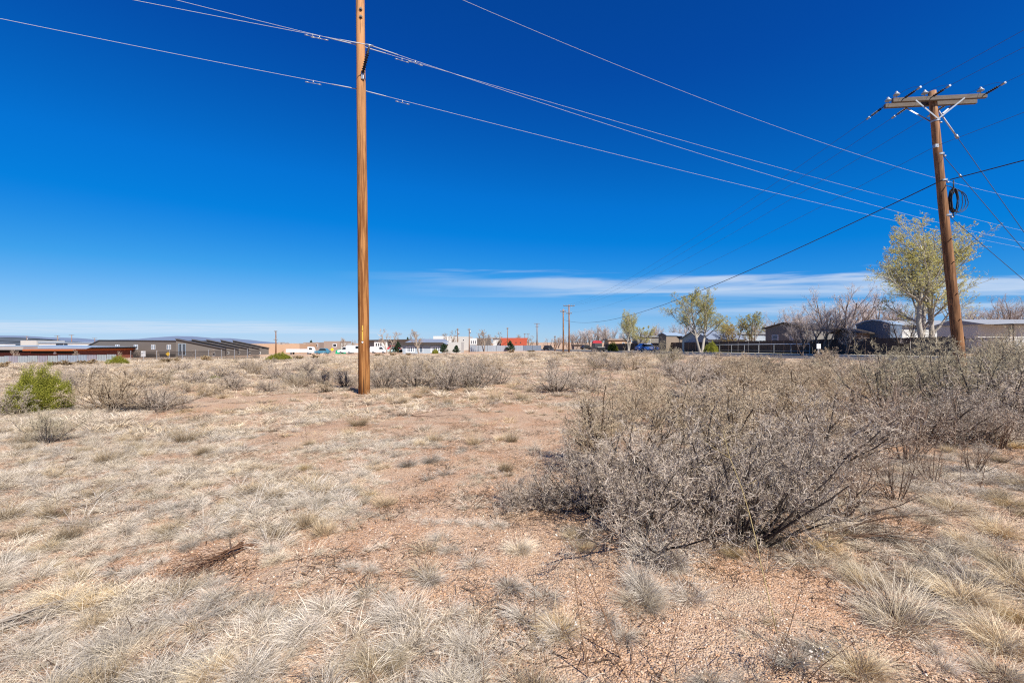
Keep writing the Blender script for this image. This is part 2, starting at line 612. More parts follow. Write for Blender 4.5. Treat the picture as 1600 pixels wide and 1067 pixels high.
M_PINK = mat('pinkish_siding', (0.48, 0.38, 0.35), 0.8, 0.06, 0.8)
M_ROOFGREY = mat('grey_shingle_roof', (0.24, 0.25, 0.27), 0.8, 0.12, 1.5)
M_DKTRIM = mat('dark_trim', (0.05, 0.04, 0.035), 0.7, 0.1, 1)
M_FENCE = mat('dark_brown_fence_boards', (0.085, 0.055, 0.048), 0.85, 0.3, 1.2)
M_STEELPOST = mat('fence_pipe', (0.34, 0.34, 0.35), 0.5, 0.1, 5, metal=0.4)
M_SHEDTAN = mat('tan_shed_board', (0.42, 0.34, 0.25), 0.8, 0.1, 1)
M_GLASS = mat('window_pane', (0.10, 0.13, 0.17), 0.08, 0.2, 2)
M_WTRIM = mat('white_trim', (0.72, 0.72, 0.73), 0.6, 0.03, 2)
M_YELLOW = mat('yellow_sign_face', (0.80, 0.48, 0.02), 0.5, 0.04, 2)
M_TYRE = mat('tyre_rubber', (0.02, 0.02, 0.022), 0.9, 0.1, 5)
M_CARGLASS = mat('car_glass', (0.02, 0.025, 0.03), 0.08, 0.1, 2)


class Frame:
    """a thing whose pieces are laid out from photo positions on one facade plane at distance Y"""

    def __init__(self, name, label, cat, pxc, pyb, Y, group=None, sink=0.4, rz=0.0):
        self.rz = rz
        self.Y = Y; self.pxc = pxc; self.s = Y / F
        o = at(pxc, pyb, Y)
        self.zb = min(gz(o.x, Y), o.z) - sink
        self.root = empty(name, (o.x, Y, self.zb), label, cat, group, rz)

    def x(self, px):
        u = (px - 800) / F; c, s = math.cos(self.rz), math.sin(self.rz); o = self.root.location
        return (u * o.y - o.x) / (c - u * s)

    def z(self, py, px=None):
        Y = self.Y if px is None else self.Y + self.x(px) * math.sin(self.rz)
        return EYE + (HOR - py) / F * Y - self.zb

    def box(self, name, m, px0, px1, pyt, pyb, y0, y1, parent=None, bottom=None, label=None):
        pm = (px0 + px1) / 2
        mb = MB(); mb.box(self.x(px0), self.x(px1), y0, y1, self.z(pyb, pm) if bottom is None else bottom, self.z(pyt, pm))
        o = mb.build(name, m, parent or self.root)
        if label: o['label'] = label
        return o

    def poly(self, name, m, pts, y0, y1, parent=None):
        mb = MB(); mb.prism([(self.x(a), self.z(b, a)) for a, b in pts], y0, y1)
        return mb.build(name, m, parent or self.root)

    def window(self, px0, px1, pyt, pyb, y=0.0, frame=M_WTRIM, pane=M_GLASS, t=0.08, split=0):
        pm = (px0 + px1) / 2
        x0, x1, z0, z1 = self.x(px0), self.x(px1), self.z(pyb, pm), self.z(pyt, pm)
        mb = MB(); w = max(0.05, 0.1 * (x1 - x0))
        mb.box(x0, x1, y - t, y + .01, z0, z0 + w); mb.box(x0, x1, y - t, y + .01, z1 - w, z1)
        mb.box(x0, x0 + w, y - t, y + .01, z0 + w, z1 - w); mb.box(x1 - w, x1, y - t, y + .01, z0 + w, z1 - w)
        for k in range(split):
            xm = x0 + (x1 - x0) * (k + 1) / (split + 1)
            mb.box(xm - w * .4, xm + w * .4, y - t, y + .01, z0 + w, z1 - w)
        f = mb.build('window', frame, self.root)
        m2 = MB(); m2.box(x0 + w, x1 - w, y - t * 0.4, y + .008, z0 + w, z1 - w); m2.build('pane', pane, f)
        return f


def build_left():
    # far pale flat building
    f = Frame('flat_roofed_building', 'pale flat roofed building behind the rust red one at the far left', 'building', 90, 550, 190)
    f.box('wall', M_LGREY, 32, 57, 532, 560, 0, 12); f.box('wall', M_WHITE, 57.2, 150, 536, 560, 1.0, 14)
    f.box('roof_edge', M_BLUEROOF, 57.2, 150, 534.5, 536, 0.6, 14.5)
    for a in (84, 90, 96.5): f.box('window', M_DARKGLASS, a, a + 5.5, 536.9, 539.2, 0.9, 1.1)
    f.box('rooftop_unit', M_WTRIM, 8, 16, 538, 545, -2, 2)
    # rust red building
    f = Frame('rust_red_building', 'long low rust red building with orange fascia at the left edge', 'building', 50, 568, 112)
    f.box('wall', M_RUST, -160, 123, 548, 575, 0, 16)
    f.poly('roof', M_ORANGE, [(46, 545.5), (129, 545.5), (123, 548), (46, 548)], -1.6, 16.5)
    f.box('roof', M_MGREY, -160, 45.8, 541.5, 546.5, -1.4, 16.5)
    f.poly('roof', M_BLUEROOF, [(-160, 541.2), (0, 539.8), (131, 542.5), (123, 545.2), (46, 545.2), (45.8, 541.2)], 2, 17)
    f.box('opening', M_SHADE, 49, 122, 548.3, 552, -0.05, 0.02); f.box('opening', M_SHADE, -160, 47, 547, 551, -0.05, 0.02)
    f.box('garage_door', M_BLUEROOF, 7, 45, 556, 564, -0.06, 0.02); f.box('garage_door', M_BLUEROOF, -60, -10, 556, 564, -0.06, 0.02)
    f.box('door', M_WTRIM, 107, 110, 556, 564, -0.06, 0.02)
    mb = MB(); mb.lathe([(.25, 0), (.3, .1), (.2, .5)], (f.x(88), -0.3, f.z(553)), (0, 0, 1), 8); mb.build('wall_lamp', M_WTRIM, f.root)
    # brown warehouse, long front
    f = Frame('brown_warehouse', 'long dark brown metal warehouse with paired windows, left of the saw tooth roofs', 'warehouse', 200, 562, 128)
    f.poly('wall', M_BROWN, [(123, 560), (123, 547), (156, 531.5), (277, 532.8), (277, 572), (123, 572)], 0, 14)
    f.poly('roof_edge', M_BROWN2, [(122, 547.2), (156, 530.9), (278, 532.2), (278, 533), (156, 531.8), (123, 547.8)], -0.25, 14.2)
    for a in (180.5, 209.5, 236.5, 261):
        for d in (0, 3.3): f.window(a + d, a + d + 2.8, 538.5, 546, 0, split=0)
    f.window(145, 152, 540, 556, 0, frame=M_MGREY, split=1)
    for a, b in ((162, 190), (197, 219), (225, 245), (250, 274)): f.box('opening', M_SHADE, a, b, 553, 558.5, -0.05, 0.02)
    # saw-tooth bays, one behind the other
    bays = [(275, 529, 351, 544.5, 128, 0), (300, 529.8, 371, 544.3, 136, 1), (323, 530.3, 388, 544, 144, 2), (345, 530.8, 405, 543.8, 152, 3), (364, 531.3, 420, 543.2, 160, 4)]
    names = ['nearest, with a tall glass bay', 'second from the front', 'middle', 'fourth from the front', 'farthest, above the tan building']
    for x0, y0, x1, y1, Y, k in bays:
        f = Frame('saw_tooth_bay', 'brown saw tooth bay of the warehouse, ' + names[k], 'warehouse', (x0 + x1) / 2, 562, Y, 'saw tooth bays of the warehouse', rz=rad(30))
        f.poly('wall', M_BROWN, [(x0, y0 + 1), (x1, y1 + 1), (x1, 575), (x0, 575)], 0, 7.7)
        f.poly('roof', M_BROWN2, [(x0 - 1, y0), (x1 + 1, y1), (x1 + 1, y1 + 1.4), (x0 - 1, y0 + 1.2)], -0.4, 7.9)
        if k == 0:
            for a in (278.5, 285): f.window(a, a + 5.2, 537, 555, 0, frame=M_BLUEROOF, pane=M_DARKGLASS, split=1)
            f.window(331, 336, 550.5, 556, 0, pane=M_DARKGLASS)
        else:
            f.window(x1 - 17, x1 - 13, 549.5, 553, 0, pane=M_DARKGLASS)
        f.box('vent', M_SHADE, x1 - 11, x1 - 2, 543.3 + (0 if k else .2), 544.6, -0.06, 0.02)
    # tan flat building, roof units
    f = Frame('tan_stucco_building', 'tan flat building with rooftop units right of the brown warehouse', 'building', 440, 555, 200)
    f.box('wall', M_TAN, 406, 448, 538, 560, 0, 20); f.box('wall', M_TAN, 448.2, 473, 537.4, 560, -3, 14)
    for a, h in ((425, 3), (432, 2), (455, 1.5), (466, 1.6)): f.box('rooftop_unit', M_MGREY, a, a + 4, 537.8 - h, 538.5, 5, 9)
    f = Frame('taupe_building', 'grey taupe two storey building behind the white truck', 'building', 485, 552, 230)
    f.box('wall', M_TAUPE, 474, 499, 535, 560, 0, 15)
    for a in (481, 493): f.window(a, a + 3.5, 537.5, 541.5, 0, pane=M_DARKGLASS)
    f = Frame('taupe_building', 'square brown building with one dark window left of the tall pole', 'building', 518, 552, 210)
    f.box('wall', M_TAUPE, 506, 531, 533, 560, 0, 15); f.box('wall', M_LGREY, 531.2, 540, 536, 560, 1, 14)
    f.window(520, 526, 537, 542, 0, pane=M_DARKGLASS)
    # corrugated fence at the left
    root = empty('metal_fence', (-70, 74, gz(-70, 74) - 0.2), 'fence of pale corrugated metal panels along the far left edge of the lot', 'fence')
    cols = [mat('panel_grey', (0.27, 0.29, 0.30), 0.5, 0.15, 2, metal=.3), mat('panel_blue_grey', (0.23, 0.26, 0.31), 0.5, 0.15, 2, metal=.3), mat('panel_mauve_grey', (0.24, 0.22, 0.25), 0.5, 0.15, 2, metal=.3)]
    xs = -98.0; k = 0
    rg = random.Random(3)
    while xs < -65.5:
        w = 1.55; y = 74 + 0.02 * (xs + 98)
        zb = gz(xs, y) - root.location.z
        mb = MB(); n = 12; h = 1.3 + rg.uniform(-.04, .04)
        pts = []
        for i in range(n + 1):
            dy = 0.03 if i % 2 else -0.03
            pts += [(xs + w * i / n + 70, y - 74 + dy, zb - .1), (xs + w * i / n + 70, y - 74 + dy, zb + h)]
        pts += [(a, b + 0.012, c) for a, b, c in pts]
        m_ = 2 * (n + 1)
        fs = [(2 * i, 2 * i + 2, 2 * i + 3, 2 * i + 1) for i in range(n)] + [(m_ + 2 * i + 1, m_ + 2 * i + 3, m_ + 2 * i + 2, m_ + 2 * i) for i in range(n)] + [(2 * i + 1, 2 * i + 3, m_ + 2 * i + 3, m_ + 2 * i + 1) for i in range(n)]
        mb.poly(pts, fs); mb.build('panel', cols[rg.choice([0, 0, 1, 1, 2])], root)
        m2 = MB(); m2.box(xs - .05 + 70, xs + .03 + 70, y - 74 + .06, y - 74 + .14, zb - .1, zb + h + .1); m2.build('post', M_DKTRIM, root)
        xs += w + 0.03; k += 1
    root = empty('slat_fence', (-62, 86, gz(-62, 86) - 0.5), 'dark wire fence in front of the brown warehouse', 'fence')
    xs = -72.0
    while xs < -48:
        y = 86.0; zb = gz(xs, y) - root.location.z
        mb = MB()
        for i in range(13): mb.box(xs + 62 + .18 * i, xs + 62 + .18 * i + .06, 0, .04, zb, zb + 1.7)
        for zz in (.2, 1.5): mb.box(xs + 62, xs + 62 + 2.3, .045, .09, zb + zz, zb + zz + .06)
        mb.build('panel', M_DKTRIM, root)
        m2 = MB(); m2.box(xs + 61.9, xs + 61.98, 0, .09, zb - .1, zb + 1.9); m2.build('post', M_STEELPOST, root)
        xs += 2.45


build_left()


def sign(px, py, Y, label, kind='diamond', w=0.9):
    c = at(px, py, Y); zb = gz(c.x, Y) - .1
    o = empty('road_sign', (c.x, Y, zb), label, 'road sign')
    mb = MB(); mb.tube([(0, .04, 0), (0, .04, c.z - zb)], .05, 6); mb.build('post', M_STEELPOST, o)
    h = c.z - zb
    mb = MB()
    if kind == 'diamond':
        r = w * .7
        mb.prism([(0, h - r), (r, h), (0, h + r), (-r, h)], -.03, .0)
    else:
        mb.box(-w / 2, w / 2, -.03, 0, h - w * .6, h + w * .6)
    mb.build('sign_face', M_YELLOW if kind == 'diamond' else M_WTRIM, o)


sign(262.5, 553, 100, 'yellow diamond warning sign in front of the brown warehouse', w=.7)
sign(519, 546, 150, 'yellow diamond warning sign left of the tall bare pole', w=.85)
sign(224, 553, 110, 'small pale sign in front of the dark openings of the brown warehouse', 'plate', 1.1)
sign(1279, 541, 46, 'white square notice on a pipe post by the pavement across the road', 'plate', 0.40)


def car(name, label, cat, px, pyb, Y, length, height, m, rz=0.0, prof='car', group=None, extra=None):
    c = at(px, pyb, Y); zb = gz(c.x, Y)
    o = empty(name, (c.x, Y, max(zb, c.z - .15)), label, cat, group, rz)
    L, H = length / 2, height
    if prof == 'pickup':
        body = [(-L, .35), (L, .35), (L, H * .52), (L * .55, H * .56), (L * .30, H), (-L * .12, H), (-L * .2, H * .58), (-L, H * .58)]
        glass = [(L * .50, H * .60), (L * .28, H * .94), (-L * .08, H * .94), (-L * .12, H * .60)]
    elif prof == 'van':
        body = [(-L, .35), (L, .35), (L, H * .5), (L * .72, H * .6), (L * .5, H * .97), (L * .4, H), (-L, H)]
        glass = [(L * .70, H * .60), (L * .48, H * .92), (L * .15, H * .92), (L * .15, H * .60)]
    elif prof == 'box':
        body = [(-L, .7), (L * .55, .7), (L * .55, H), (-L, H)]
        glass = None
    else:
        body = [(-L, .3), (L, .3), (L, H * .52), (L * .5, H * .6), (L * .2, H), (-L * .55, H), (-L * .85, H * .62), (-L, H * .6)]
        glass = [(L * .42, H * .62), (L * .17, H * .94), (-L * .52, H * .94), (-L * .74, H * .64)]
    W = .92
    mb = MB(); mb.prism(body, -W, W); b = mb.build('body', m, o, False, .06)
    if glass:
        mb = MB(); mb.prism(glass, -W - .012, W + .012); mb.build('side_window', M_CARGLASS, o)
    if prof == 'box':
        mb = MB(); mb.prism([(L * .58, .5), (L, .5), (L, 1.5), (L * .9, 2.4), (L * .58, 2.5)], -W, W); mb.build('cab', M_WTRIM, o, False, .06)
        mb = MB(); mb.prism([(L * .68, 1.5), (L * .97, 1.5), (L * .88, 2.2), (L * .68, 2.2)], -W - .012, W + .012); mb.build('side_window', M_CARGLASS, o)
    for sx in (-.62, .62):
        for sy in (-1, 1):
            mb = MB(); mb.tube([(L * sx, sy * (W - .18), .34), (L * sx, sy * (W + .02), .34)], .34, 14); w = mb.build('wheel', M_TYRE, o, True)
            mb = MB(); mb.tube([(L * sx, sy * (W + .0), .34), (L * sx, sy * (W + .035), .34)], .19, 10); mb.build('rim', M_STEEL, w, True)
    for sy in (-1, 1):
        mb = MB(); mb.box(L - .02, L + .02, sy * .7 - .15, sy * .7 + .15, H * .42, H * .5); mb.build('headlight', M_WTRIM, o)
    return o


M_PWHITE = mat('white_paint', (0.62, 0.62, 0.63), 0.3, 0.03, 2); M_PBLACK = mat('black_paint', (0.02, 0.02, 0.022), 0.3, 0.05, 2)
M_PBLUE = mat('blue_paint', (0.03, 0.09, 0.30), 0.3, 0.05, 2); M_PRED = mat('red_paint', (0.42, 0.04, 0.05), 0.4, 0.05, 2); M_PTEAL = mat('teal_paint', (0.06, 0.18, 0.26), 0.3, 0.05, 2)
M_GREEN = mat('green_tarpaulin', (0.01, 0.30, 0.14), 0.6, 0.1, 2)
car('box_truck', 'long white truck in front of the tan flat building', 'truck', 470, 554.5, 150, 9.0, 1.75, M_PWHITE, prof='box')
car('parked_car', 'dark teal car right of the long white truck', 'car', 504, 553, 150, 4.6, 1.9, M_PTEAL, rad(180))
car('pickup_truck', 'white pickup truck left of the tall bare pole', 'pickup truck', 542, 551.5, 145, 5.4, 2.1, M_PWHITE, rad(180), 'pickup')
car('parked_van', 'white van tucked against the left edge of the tall bare pole', 'van', 555, 552, 140, 5.2, 2.6, M_PWHITE, 0, 'van')
car('parked_van', 'white van right of the tall bare pole, before the white building', 'van', 592, 552, 150, 5.2, 2.2, M_PWHITE, 0, 'van')
car('parked_car', 'pale green blue car in front of the evergreen by the blue roofed house', 'car', 618, 550.5, 140, 4.6, 1.7, mat('pale_green_paint', (.35, .45, .45), .3), 0)
car('parked_car', 'red car just visible behind the pale green blue one', 'car', 616, 547, 165, 4.6, 1.8, M_PRED, 0)
car('pickup_truck', 'black pickup truck with a red topped load parked by the lot', 'pickup truck', 934, 549, 104, 4.6, 2.0, M_PBLACK, rad(100), 'pickup')
f = Frame('trailer_load', 'dark red tarpaulin load standing high on the black pickup', 'load', 932, 541, 106.5)
f.poly('tarpaulin', M_PRED, [(926, 537), (925.5, 533.5), (929, 532), (937, 532), (939.5, 534), (939, 537)], -.8, .8); f.box('crate', M_DKTRIM, 925.5, 939.5, 537.1, 541.5, -.8, .8)
car('parked_car', 'bright blue car parked behind the brush at the road', 'car', 1011, 548, 84, 4.0, 1.5, M_PBLUE, rad(5))
car('parked_car', 'dark blue car parked at the far end of the road', 'car', 857, 546.5, 150, 4.4, 1.6, M_PBLACK, rad(60))
car('parked_car', 'dark car under the bare trees beyond the paired poles', 'car', 917, 547, 160, 4.4, 1.5, M_PBLACK, rad(20))
f = Frame('green_container', 'bright green tarpaulin covered heap left of the white pickup', 'container', 530, 552, 150)
f.poly('tarpaulin', M_GREEN, [(523.5, 553), (525, 547.5), (529, 545.8), (533.5, 546.5), (536, 549), (536.5, 553)], 0, 2.5)


def build_centre():
    f = Frame('white_building', 'white building with a long dark roof right of the tall pole', 'building', 610, 553, 190)
    f.box('wall', M_WHITE, 584.5, 605, 532.5, 560, 0, 10); f.box('wall', M_MGREY, 563, 584.3, 531.5, 560, 2, 12); f.box('wall', M_MGREY, 605.2, 634, 532, 560, 2, 14)
    f.poly('roof', M_BROWN2, [(560, 531.3), (640, 530), (640, 531.6), (560, 532.4)], -0.6, 14)
    for a in (587, 590.5, 594): f.window(a, a + 2.4, 536, 541, 0, pane=M_DARKGLASS)
    f = Frame('blue_roofed_house', 'low house with slate blue hipped roof and gridded windows in the middle distance', 'house', 665, 553, 125)
    f.box('wall', M_LBLUE, 629, 690, 537, 560, 0, 9)
    z0, z1 = f.z(538), f.z(529.5); xa, xb, xc, xd = f.x(626.5), f.x(700), f.x(640), f.x(691)
    mb = MB(); mb.poly([(xa, -1, z0), (xb, -1, z0), (xb, 10, z0), (xa, 10, z0), (xc, 4.5, z1), (xd, 4.5, z1)], [(0, 1, 5, 4), (1, 2, 5), (2, 3, 4, 5), (3, 0, 4), (0, 3, 2, 1)]); mb.build('roof', M_SLATE, f.root)
    f.box('fascia', M_DKTRIM, 627, 693, 535, 538.2, -0.98, -0.2)
    f.box('wall', M_LGREY, 690.2, 720, 534.5, 560, 1, 8)
    for a in (634, 673): f.window(a, a + 14, 541, 551, 0, split=3)
    f.window(655, 661, 541, 551, 0)
    f = Frame('flat_roofed_building', 'large white flat roofed building behind the blue roofed house', 'building', 707, 550, 210)
    f.box('wall', M_WHITE, 677, 706, 525.2, 560, 0, 18); f.box('wall', M_LGREY, 706.2, 734, 525.8, 560, 0.6, 16)
    f.window(723, 725, 530, 532.5, .6, pane=M_DARKGLASS)
    f = Frame('orange_fronted_shop', 'small white and orange shop front right of the large white building', 'shop', 741, 550, 190)
    f.box('wall', M_WHITE, 734.5, 745, 528.5, 539, 0, 10); f.box('wall', M_ORANGE, 734.5, 745, 539.1, 556, 0, 10); f.box('wall', M_BROWN, 745.2, 765, 528, 556, 2, 10)
    for a in (736, 739.2, 742.2): f.window(a, a + 1.6, 532, 537, 0, pane=M_DARKGLASS)
    f.box('awning', M_DKTRIM, 735, 744.5, 539.2, 541, -1.2, -.02)
    f = Frame('red_building', 'red metal sided building with a gable in the middle distance', 'building', 802, 550, 170)
    f.box('wall', M_RED, 784, 822, 531, 556, 0, 12)
    f.poly('gable', M_RED, [(783.5, 541), (798, 528.5), (798, 556), (783.5, 556)], -.8, -.02)
    f.poly('roof', M_RED, [(782.5, 528), (824, 528), (822.5, 541), (797, 541), (796, 530.5), (783, 540.6)], -1.0, 12.5)
    for a in (805.5, 812.5): f.box('vent', M_DKTRIM, a, a + 1.5, 534.5, 536.2, -1.06, -.98)
    f.box('wall', M_WHITE, 770, 783, 529, 556, 3, 10); f.box('roof', M_MGREY, 764, 783.4, 527, 529, 2.6, 10.4); f.box('door', M_DKTRIM, 781, 783, 535, 550, 2.9, 3.02)
    # pale corrugated fence in the middle distance
    root = empty('metal_fence', at(787, 550, 150), 'pale blue grey metal fence below the red building', 'fence'); zb0 = gz(root.location.x, 150); root.location.z = zb0
    m_ = [mat('fence_sheet_pale', (.33, .36, .40), .5, .1, 1, metal=.3), mat('fence_sheet_blue', (.16, .20, .26), .5, .1, 1, metal=.3)]
    px = 734
    while px < 842:
        w = 3.0; x0 = (px - 787) / F * 150
        mb = MB()
        for i in range(9): mb.box(x0 + i * .32, x0 + i * .32 + .3, (.05 if i % 2 else 0), (.09 if i % 2 else .04), -.3, 1.9)
        mb.build('panel', m_[1 if (px > 815 or 752 < px < 760) else 0], root)
        m2 = MB(); m2.box(x0 - .08, x0 - .005, .1, .2, -.3, 2.1); m2.build('post', M_DKTRIM, root)
        px += 14


build_centre()


def along(off, y):            # point at an offset beyond the far kerb
    x = float(road_x(y)) + off
    return x, y, gz(x, y)


def build_right():
    # dark board fence along the back of the verge, in bays of boards
    x0, y0, z0 = along(4.4, 60)
    root = empty('board_fence', (x0, y0, z0), 'long dark brown board fence in front of the mobile homes', 'fence')
    y = 41.0
    d = Vector((-0.16, 1, 0)).normalized(); nrm = Vector((-1, -0.16, 0)).normalized()
    rg = random.Random(9)
    k = 0
    while y < 128:
        a = Vector(along(4.4, y)) - Vector((x0, y0, z0))
        mb = MB(); nb = 13
        for i in range(nb):
            p = a + d * (2.4 * i / nb); q = a + d * (2.4 * (i + .94) / nb); jit = nrm * rg.uniform(0, .012); h = 1.85 + rg.uniform(-.03, .03)
            b0, b1 = p + jit, q + jit
            mb.poly([b0 + Vector((0, 0, -.2)), b1 + Vector((0, 0, -.2)), b1 + Vector((0, 0, h)), b0 + Vector((0, 0, h)), b0 - nrm * .02 + Vector((0, 0, -.2)), b1 - nrm * .02 + Vector((0, 0, -.2)), b1 - nrm * .02 + Vector((0, 0, h)), b0 - nrm * .02 + Vector((0, 0, h))],
                    [(0, 1, 2, 3), (7, 6, 5, 4), (0, 3, 7, 4), (1, 5, 6, 2), (3, 2, 6, 7)])
        o = mb.build('board_bay', M_FENCE, root); o['kind'] = 'stuff'
        y += 2.4; k += 1
    # pipe rail fence on the verge
    root = empty('pipe_fence', along(2.6, 70), 'pale pipe rail fence on the grass verge across the road', 'fence')
    base = root.location.copy()
    y = 56.0; prev = None; i = 0
    while y < 80:
        p = Vector(along(2.6, y)) - base
        mb = MB(); mb.tube([p - Vector((0, 0, .2)), p + Vector((0, 0, 1.35))], .04, 6); mb.build('post', M_STEELPOST, root)
        if prev is not None:
            mb = MB(); mb.tube([prev + Vector((0, 0, 1.35)), p + Vector((0, 0, 1.35))], .05, 6); mb.build('top_rail', M_WTRIM, root)
            mb = MB(); mb.tube([prev + Vector((0, 0, .45)), p + Vector((0, 0, .45))], .03, 6); mb.build('lower_rail', M_STEELPOST, root)
        prev = p; y += 3.0
    # chain link fence at the right
    root = empty('chain_link_fence', along(3.0, 36), 'chain link fence with dark posts right of the leaning pole', 'fence')
    base = root.location.copy()
    y = 24.0; prev = None
    M_CL = mat('chain_link_wire', (.22, .22, .22), .6)
    while y < 46:
        p = Vector(along(3.0, y)) - base
        mb = MB(); mb.tube([p - Vector((0, 0, .2)), p + Vector((0, 0, 1.62))], .045, 6); mb.build('post', M_DKTRIM, root)
        if prev is not None:
            mb = MB(); mb.tube([prev + Vector((0, 0, 1.6)), p + Vector((0, 0, 1.6))], .03, 6); mb.build('top_rail', M_DKTRIM, root)
            mb = MB(); dd = p - prev
            for q in range(22):
                t = q / 22
                for s_ in (1, -1):
                    u0 = prev + dd * t; t1 = t + s_ * .32
                    t1c = min(1, max(0, t1)); u1 = prev + dd * t1c; hz = 1.55 * abs(t1c - t) / .32
                    mb.tube([u0 + Vector((0, 0, .02)), u1 + Vector((0, 0, max(hz, .1)))], .006, 3, False)
            mb.build('wire_mesh', M_CL, root)
        prev = p; y += 2.9
    # --- homes and sheds, gable ends towards the road
    RZ = math.atan2(0.16, 1)

    def gable(name, label, cat, px0, px1, pyt, pye, pyb, Y, depth, mw, mr, eave=.35, parts=(), rz=0.0, shape='gable', group=None):
        """gable end seen between px0..px1; ridge runs away along local y"""
        c = at((px0 + px1) / 2, pyb, Y); zb = gz(c.x, Y) - .1
        o = empty(name, (c.x, Y, zb), label, cat, group, rz)
        def lx(px):
            u = (px - 800) / F
            return (u * Y - c.x) / (math.cos(rz) - u * math.sin(rz))
        xl, xr = lx(px0), lx(px1); w = (xr - xl) / 2; xm = (xr + xl) / 2
        o.location = (c.x + xm * math.cos(rz), Y + xm * math.sin(rz), zb)
        zt = EYE + (HOR - pyt) / F * Y - zb; ze = EYE + (HOR - pye) / F * Y - zb
        if shape == 'gable': out = [(-w, 0), (w, 0), (w, ze), (0, zt), (-w, ze)]; rf = [(-w - eave, ze - eave * (zt - ze) / w), (0, zt), (w + eave, ze - eave * (zt - ze) / w)]
        elif shape == 'barn': out = [(-w, 0), (w, 0), (w, ze), (w * .5, ze + (zt - ze) * .66), (0, zt), (-w * .5, ze + (zt - ze) * .66), (-w, ze)]; rf = [(-w - .12, ze - .1), (-w * .5, ze + (zt - ze) * .66), (0, zt), (w * .5, ze + (zt - ze) * .66), (w + .12, ze - .1)]
        else: out = [(-w, 0), (w, 0), (w, ze), (-w, zt)]; rf = [(-w - eave, zt + .05), (w + eave, ze - .05)]
        mb = MB(); mb.prism(out, 0, depth); mb.build('wall', mw, o)
        th = .14
        mb = MB(); mb.prism([(x, z + .01) for x, z in rf] + [(x, z + th) for x, z in reversed(rf)], -eave, depth + eave); mb.build('roof', mr, o)
        for kind, fx, fz, ww, hh in parts:
            x = fx * w; z = fz * ze
            if kind == 'window':
                mb = MB(); mb.box(x - ww / 2, x + ww / 2, -.07, .01, z - hh / 2, z + hh / 2); fr = mb.build('window', M_WTRIM if mw is not M_WHITE else M_DKTRIM, o)
                mb = MB(); mb.box(x - ww / 2 + .08, x + ww / 2 - .08, -.085, -.05, z - hh / 2 + .08, z - .03); mb.box(x - ww / 2 + .08, x + ww / 2 - .08, -.085, -.05, z + .03, z + hh / 2 - .08); mb.build('pane', M_GLASS, fr)
            elif kind == 'door':
                mb = MB(); mb.box(x - ww / 2, x + ww / 2, -.05, .01, .05, hh); dr = mb.build('door', M_DKTRIM, o)
                mb = MB(); mb.box(x + ww * .3, x + ww * .36, -.1, -.045, hh * .45, hh * .5); mb.build('handle', M_STEEL, dr)
        return o
    gable('mobile_home', 'grey sided mobile home with one small window and a dark roof', 'mobile home', 1196, 1258, 505, 512.5, 549, 68, 14, M_GREYHOME, M_DKTRIM, .4, [('window', -.48, .56, .95, 1.3), ('window', .35, .60, .5, .6)], rad(-58))
    f = Frame('mobile_home', 'long low pinkish mobile home behind the bare street trees', 'mobile home', 1280, 545, 74)
    f.box('wall', M_PINK, 1256, 1306, 512, 550, 0, 5); f.box('roof', M_DKTRIM, 1252, 1309, 509.5, 512, -.4, 5.4); f.window(1267, 1273, 514.5, 529, 0, frame=M_WTRIM)
    gable('garden_shed', 'brown shed with low gable left of the blue barn shed', 'shed', 1303, 1336, 515, 519.5, 550, 54, 4, mat('brown_shed_board', (.13, .10, .085), .8, .15, 2), M_DKTRIM, .5, [('door', .2, 0, .9, 1.7)], rad(-58))
    gable('barn_shed', 'blue grey barn roofed shed behind the board fence', 'shed', 1338, 1391, 501, 506.5, 550, 55, 3.6, M_BLUESHED, M_BLUEROOF, .15, [('door', .18, 0, .45, 2.1)], rad(-58), 'barn')
    f = Frame('mobile_home', 'white mobile home with long grey roof behind the big cottonwood', 'mobile home', 1440, 548, 60)
    f.box('wall', M_WHITE, 1388, 1492, 508, 552, 0, 5)
    mb = MB(); mb.prism_x([(-.5, f.z(508.5)), (2.5, f.z(499.5)), (5.5, f.z(508.5))], f.x(1385), f.x(1495)); mb.build('roof', M_ROOFGREY, f.root)
    for a in (1428, 1462): f.window(a, a + 7, 511.5, 519, 0, frame=M_LGREY)
    f = Frame('mobile_home', 'white mobile home with pale roof and carport at the right edge', 'mobile home', 1570, 548, 52)
    f.box('wall', M_WHITE, 1528, 1680, 507, 552, 0, 5)
    mb = MB(); mb.prism_x([(-1.2, f.z(507.2)), (2.5, f.z(497.5)), (5.5, f.z(507.2))], f.x(1524), f.x(1684)); mb.build('roof', M_ROOFGREY, f.root)
    f.window(1575, 1584, 510, 517, 0, frame=M_LGREY); f.box('carport_roof', M_DKTRIM, 1535, 1582, 507.3, 508.6, -3.2, -1.25)
    for a in (1537, 1569, 1581): f.box('carport_post', M_DKTRIM, a, a + 1.2, 508.7, 552, -3.1, -3.0)
    gable('garden_shed', 'tan shed with pale blue roof behind the brush', 'shed', 1029, 1041, 520.5, 524, 548, 93, 4.5, mat('shaded_tan_shed_front', (.20, .155, .12), .8, .1, 1), M_BLUEROOF, .2, [], rad(-58))  # gable wall coloured as the tan board in shade, darker than the lit side
    f = Frame('garden_shed', 'wider tan shed front with a pale blue roof beside the gabled house', 'shed', 1055, 548, 94)
    f.box('wall', M_SHEDTAN, 1041, 1057, 524.5, 550, 0, 4); f.box('wall', mat('brown_shed_side', (.20, .155, .12), .8, .1, 1), 1057.2, 1067, 525, 550, .3, 4)
    mb = MB(); mb.prism_x([(-.3, f.z(525)), (2, f.z(520.3)), (4.3, f.z(525))], f.x(1036), f.x(1069)); mb.build('roof', M_BLUEROOF, f.root); f.box('door', M_DKTRIM, 1059, 1063, 527, 548, .25, .32)
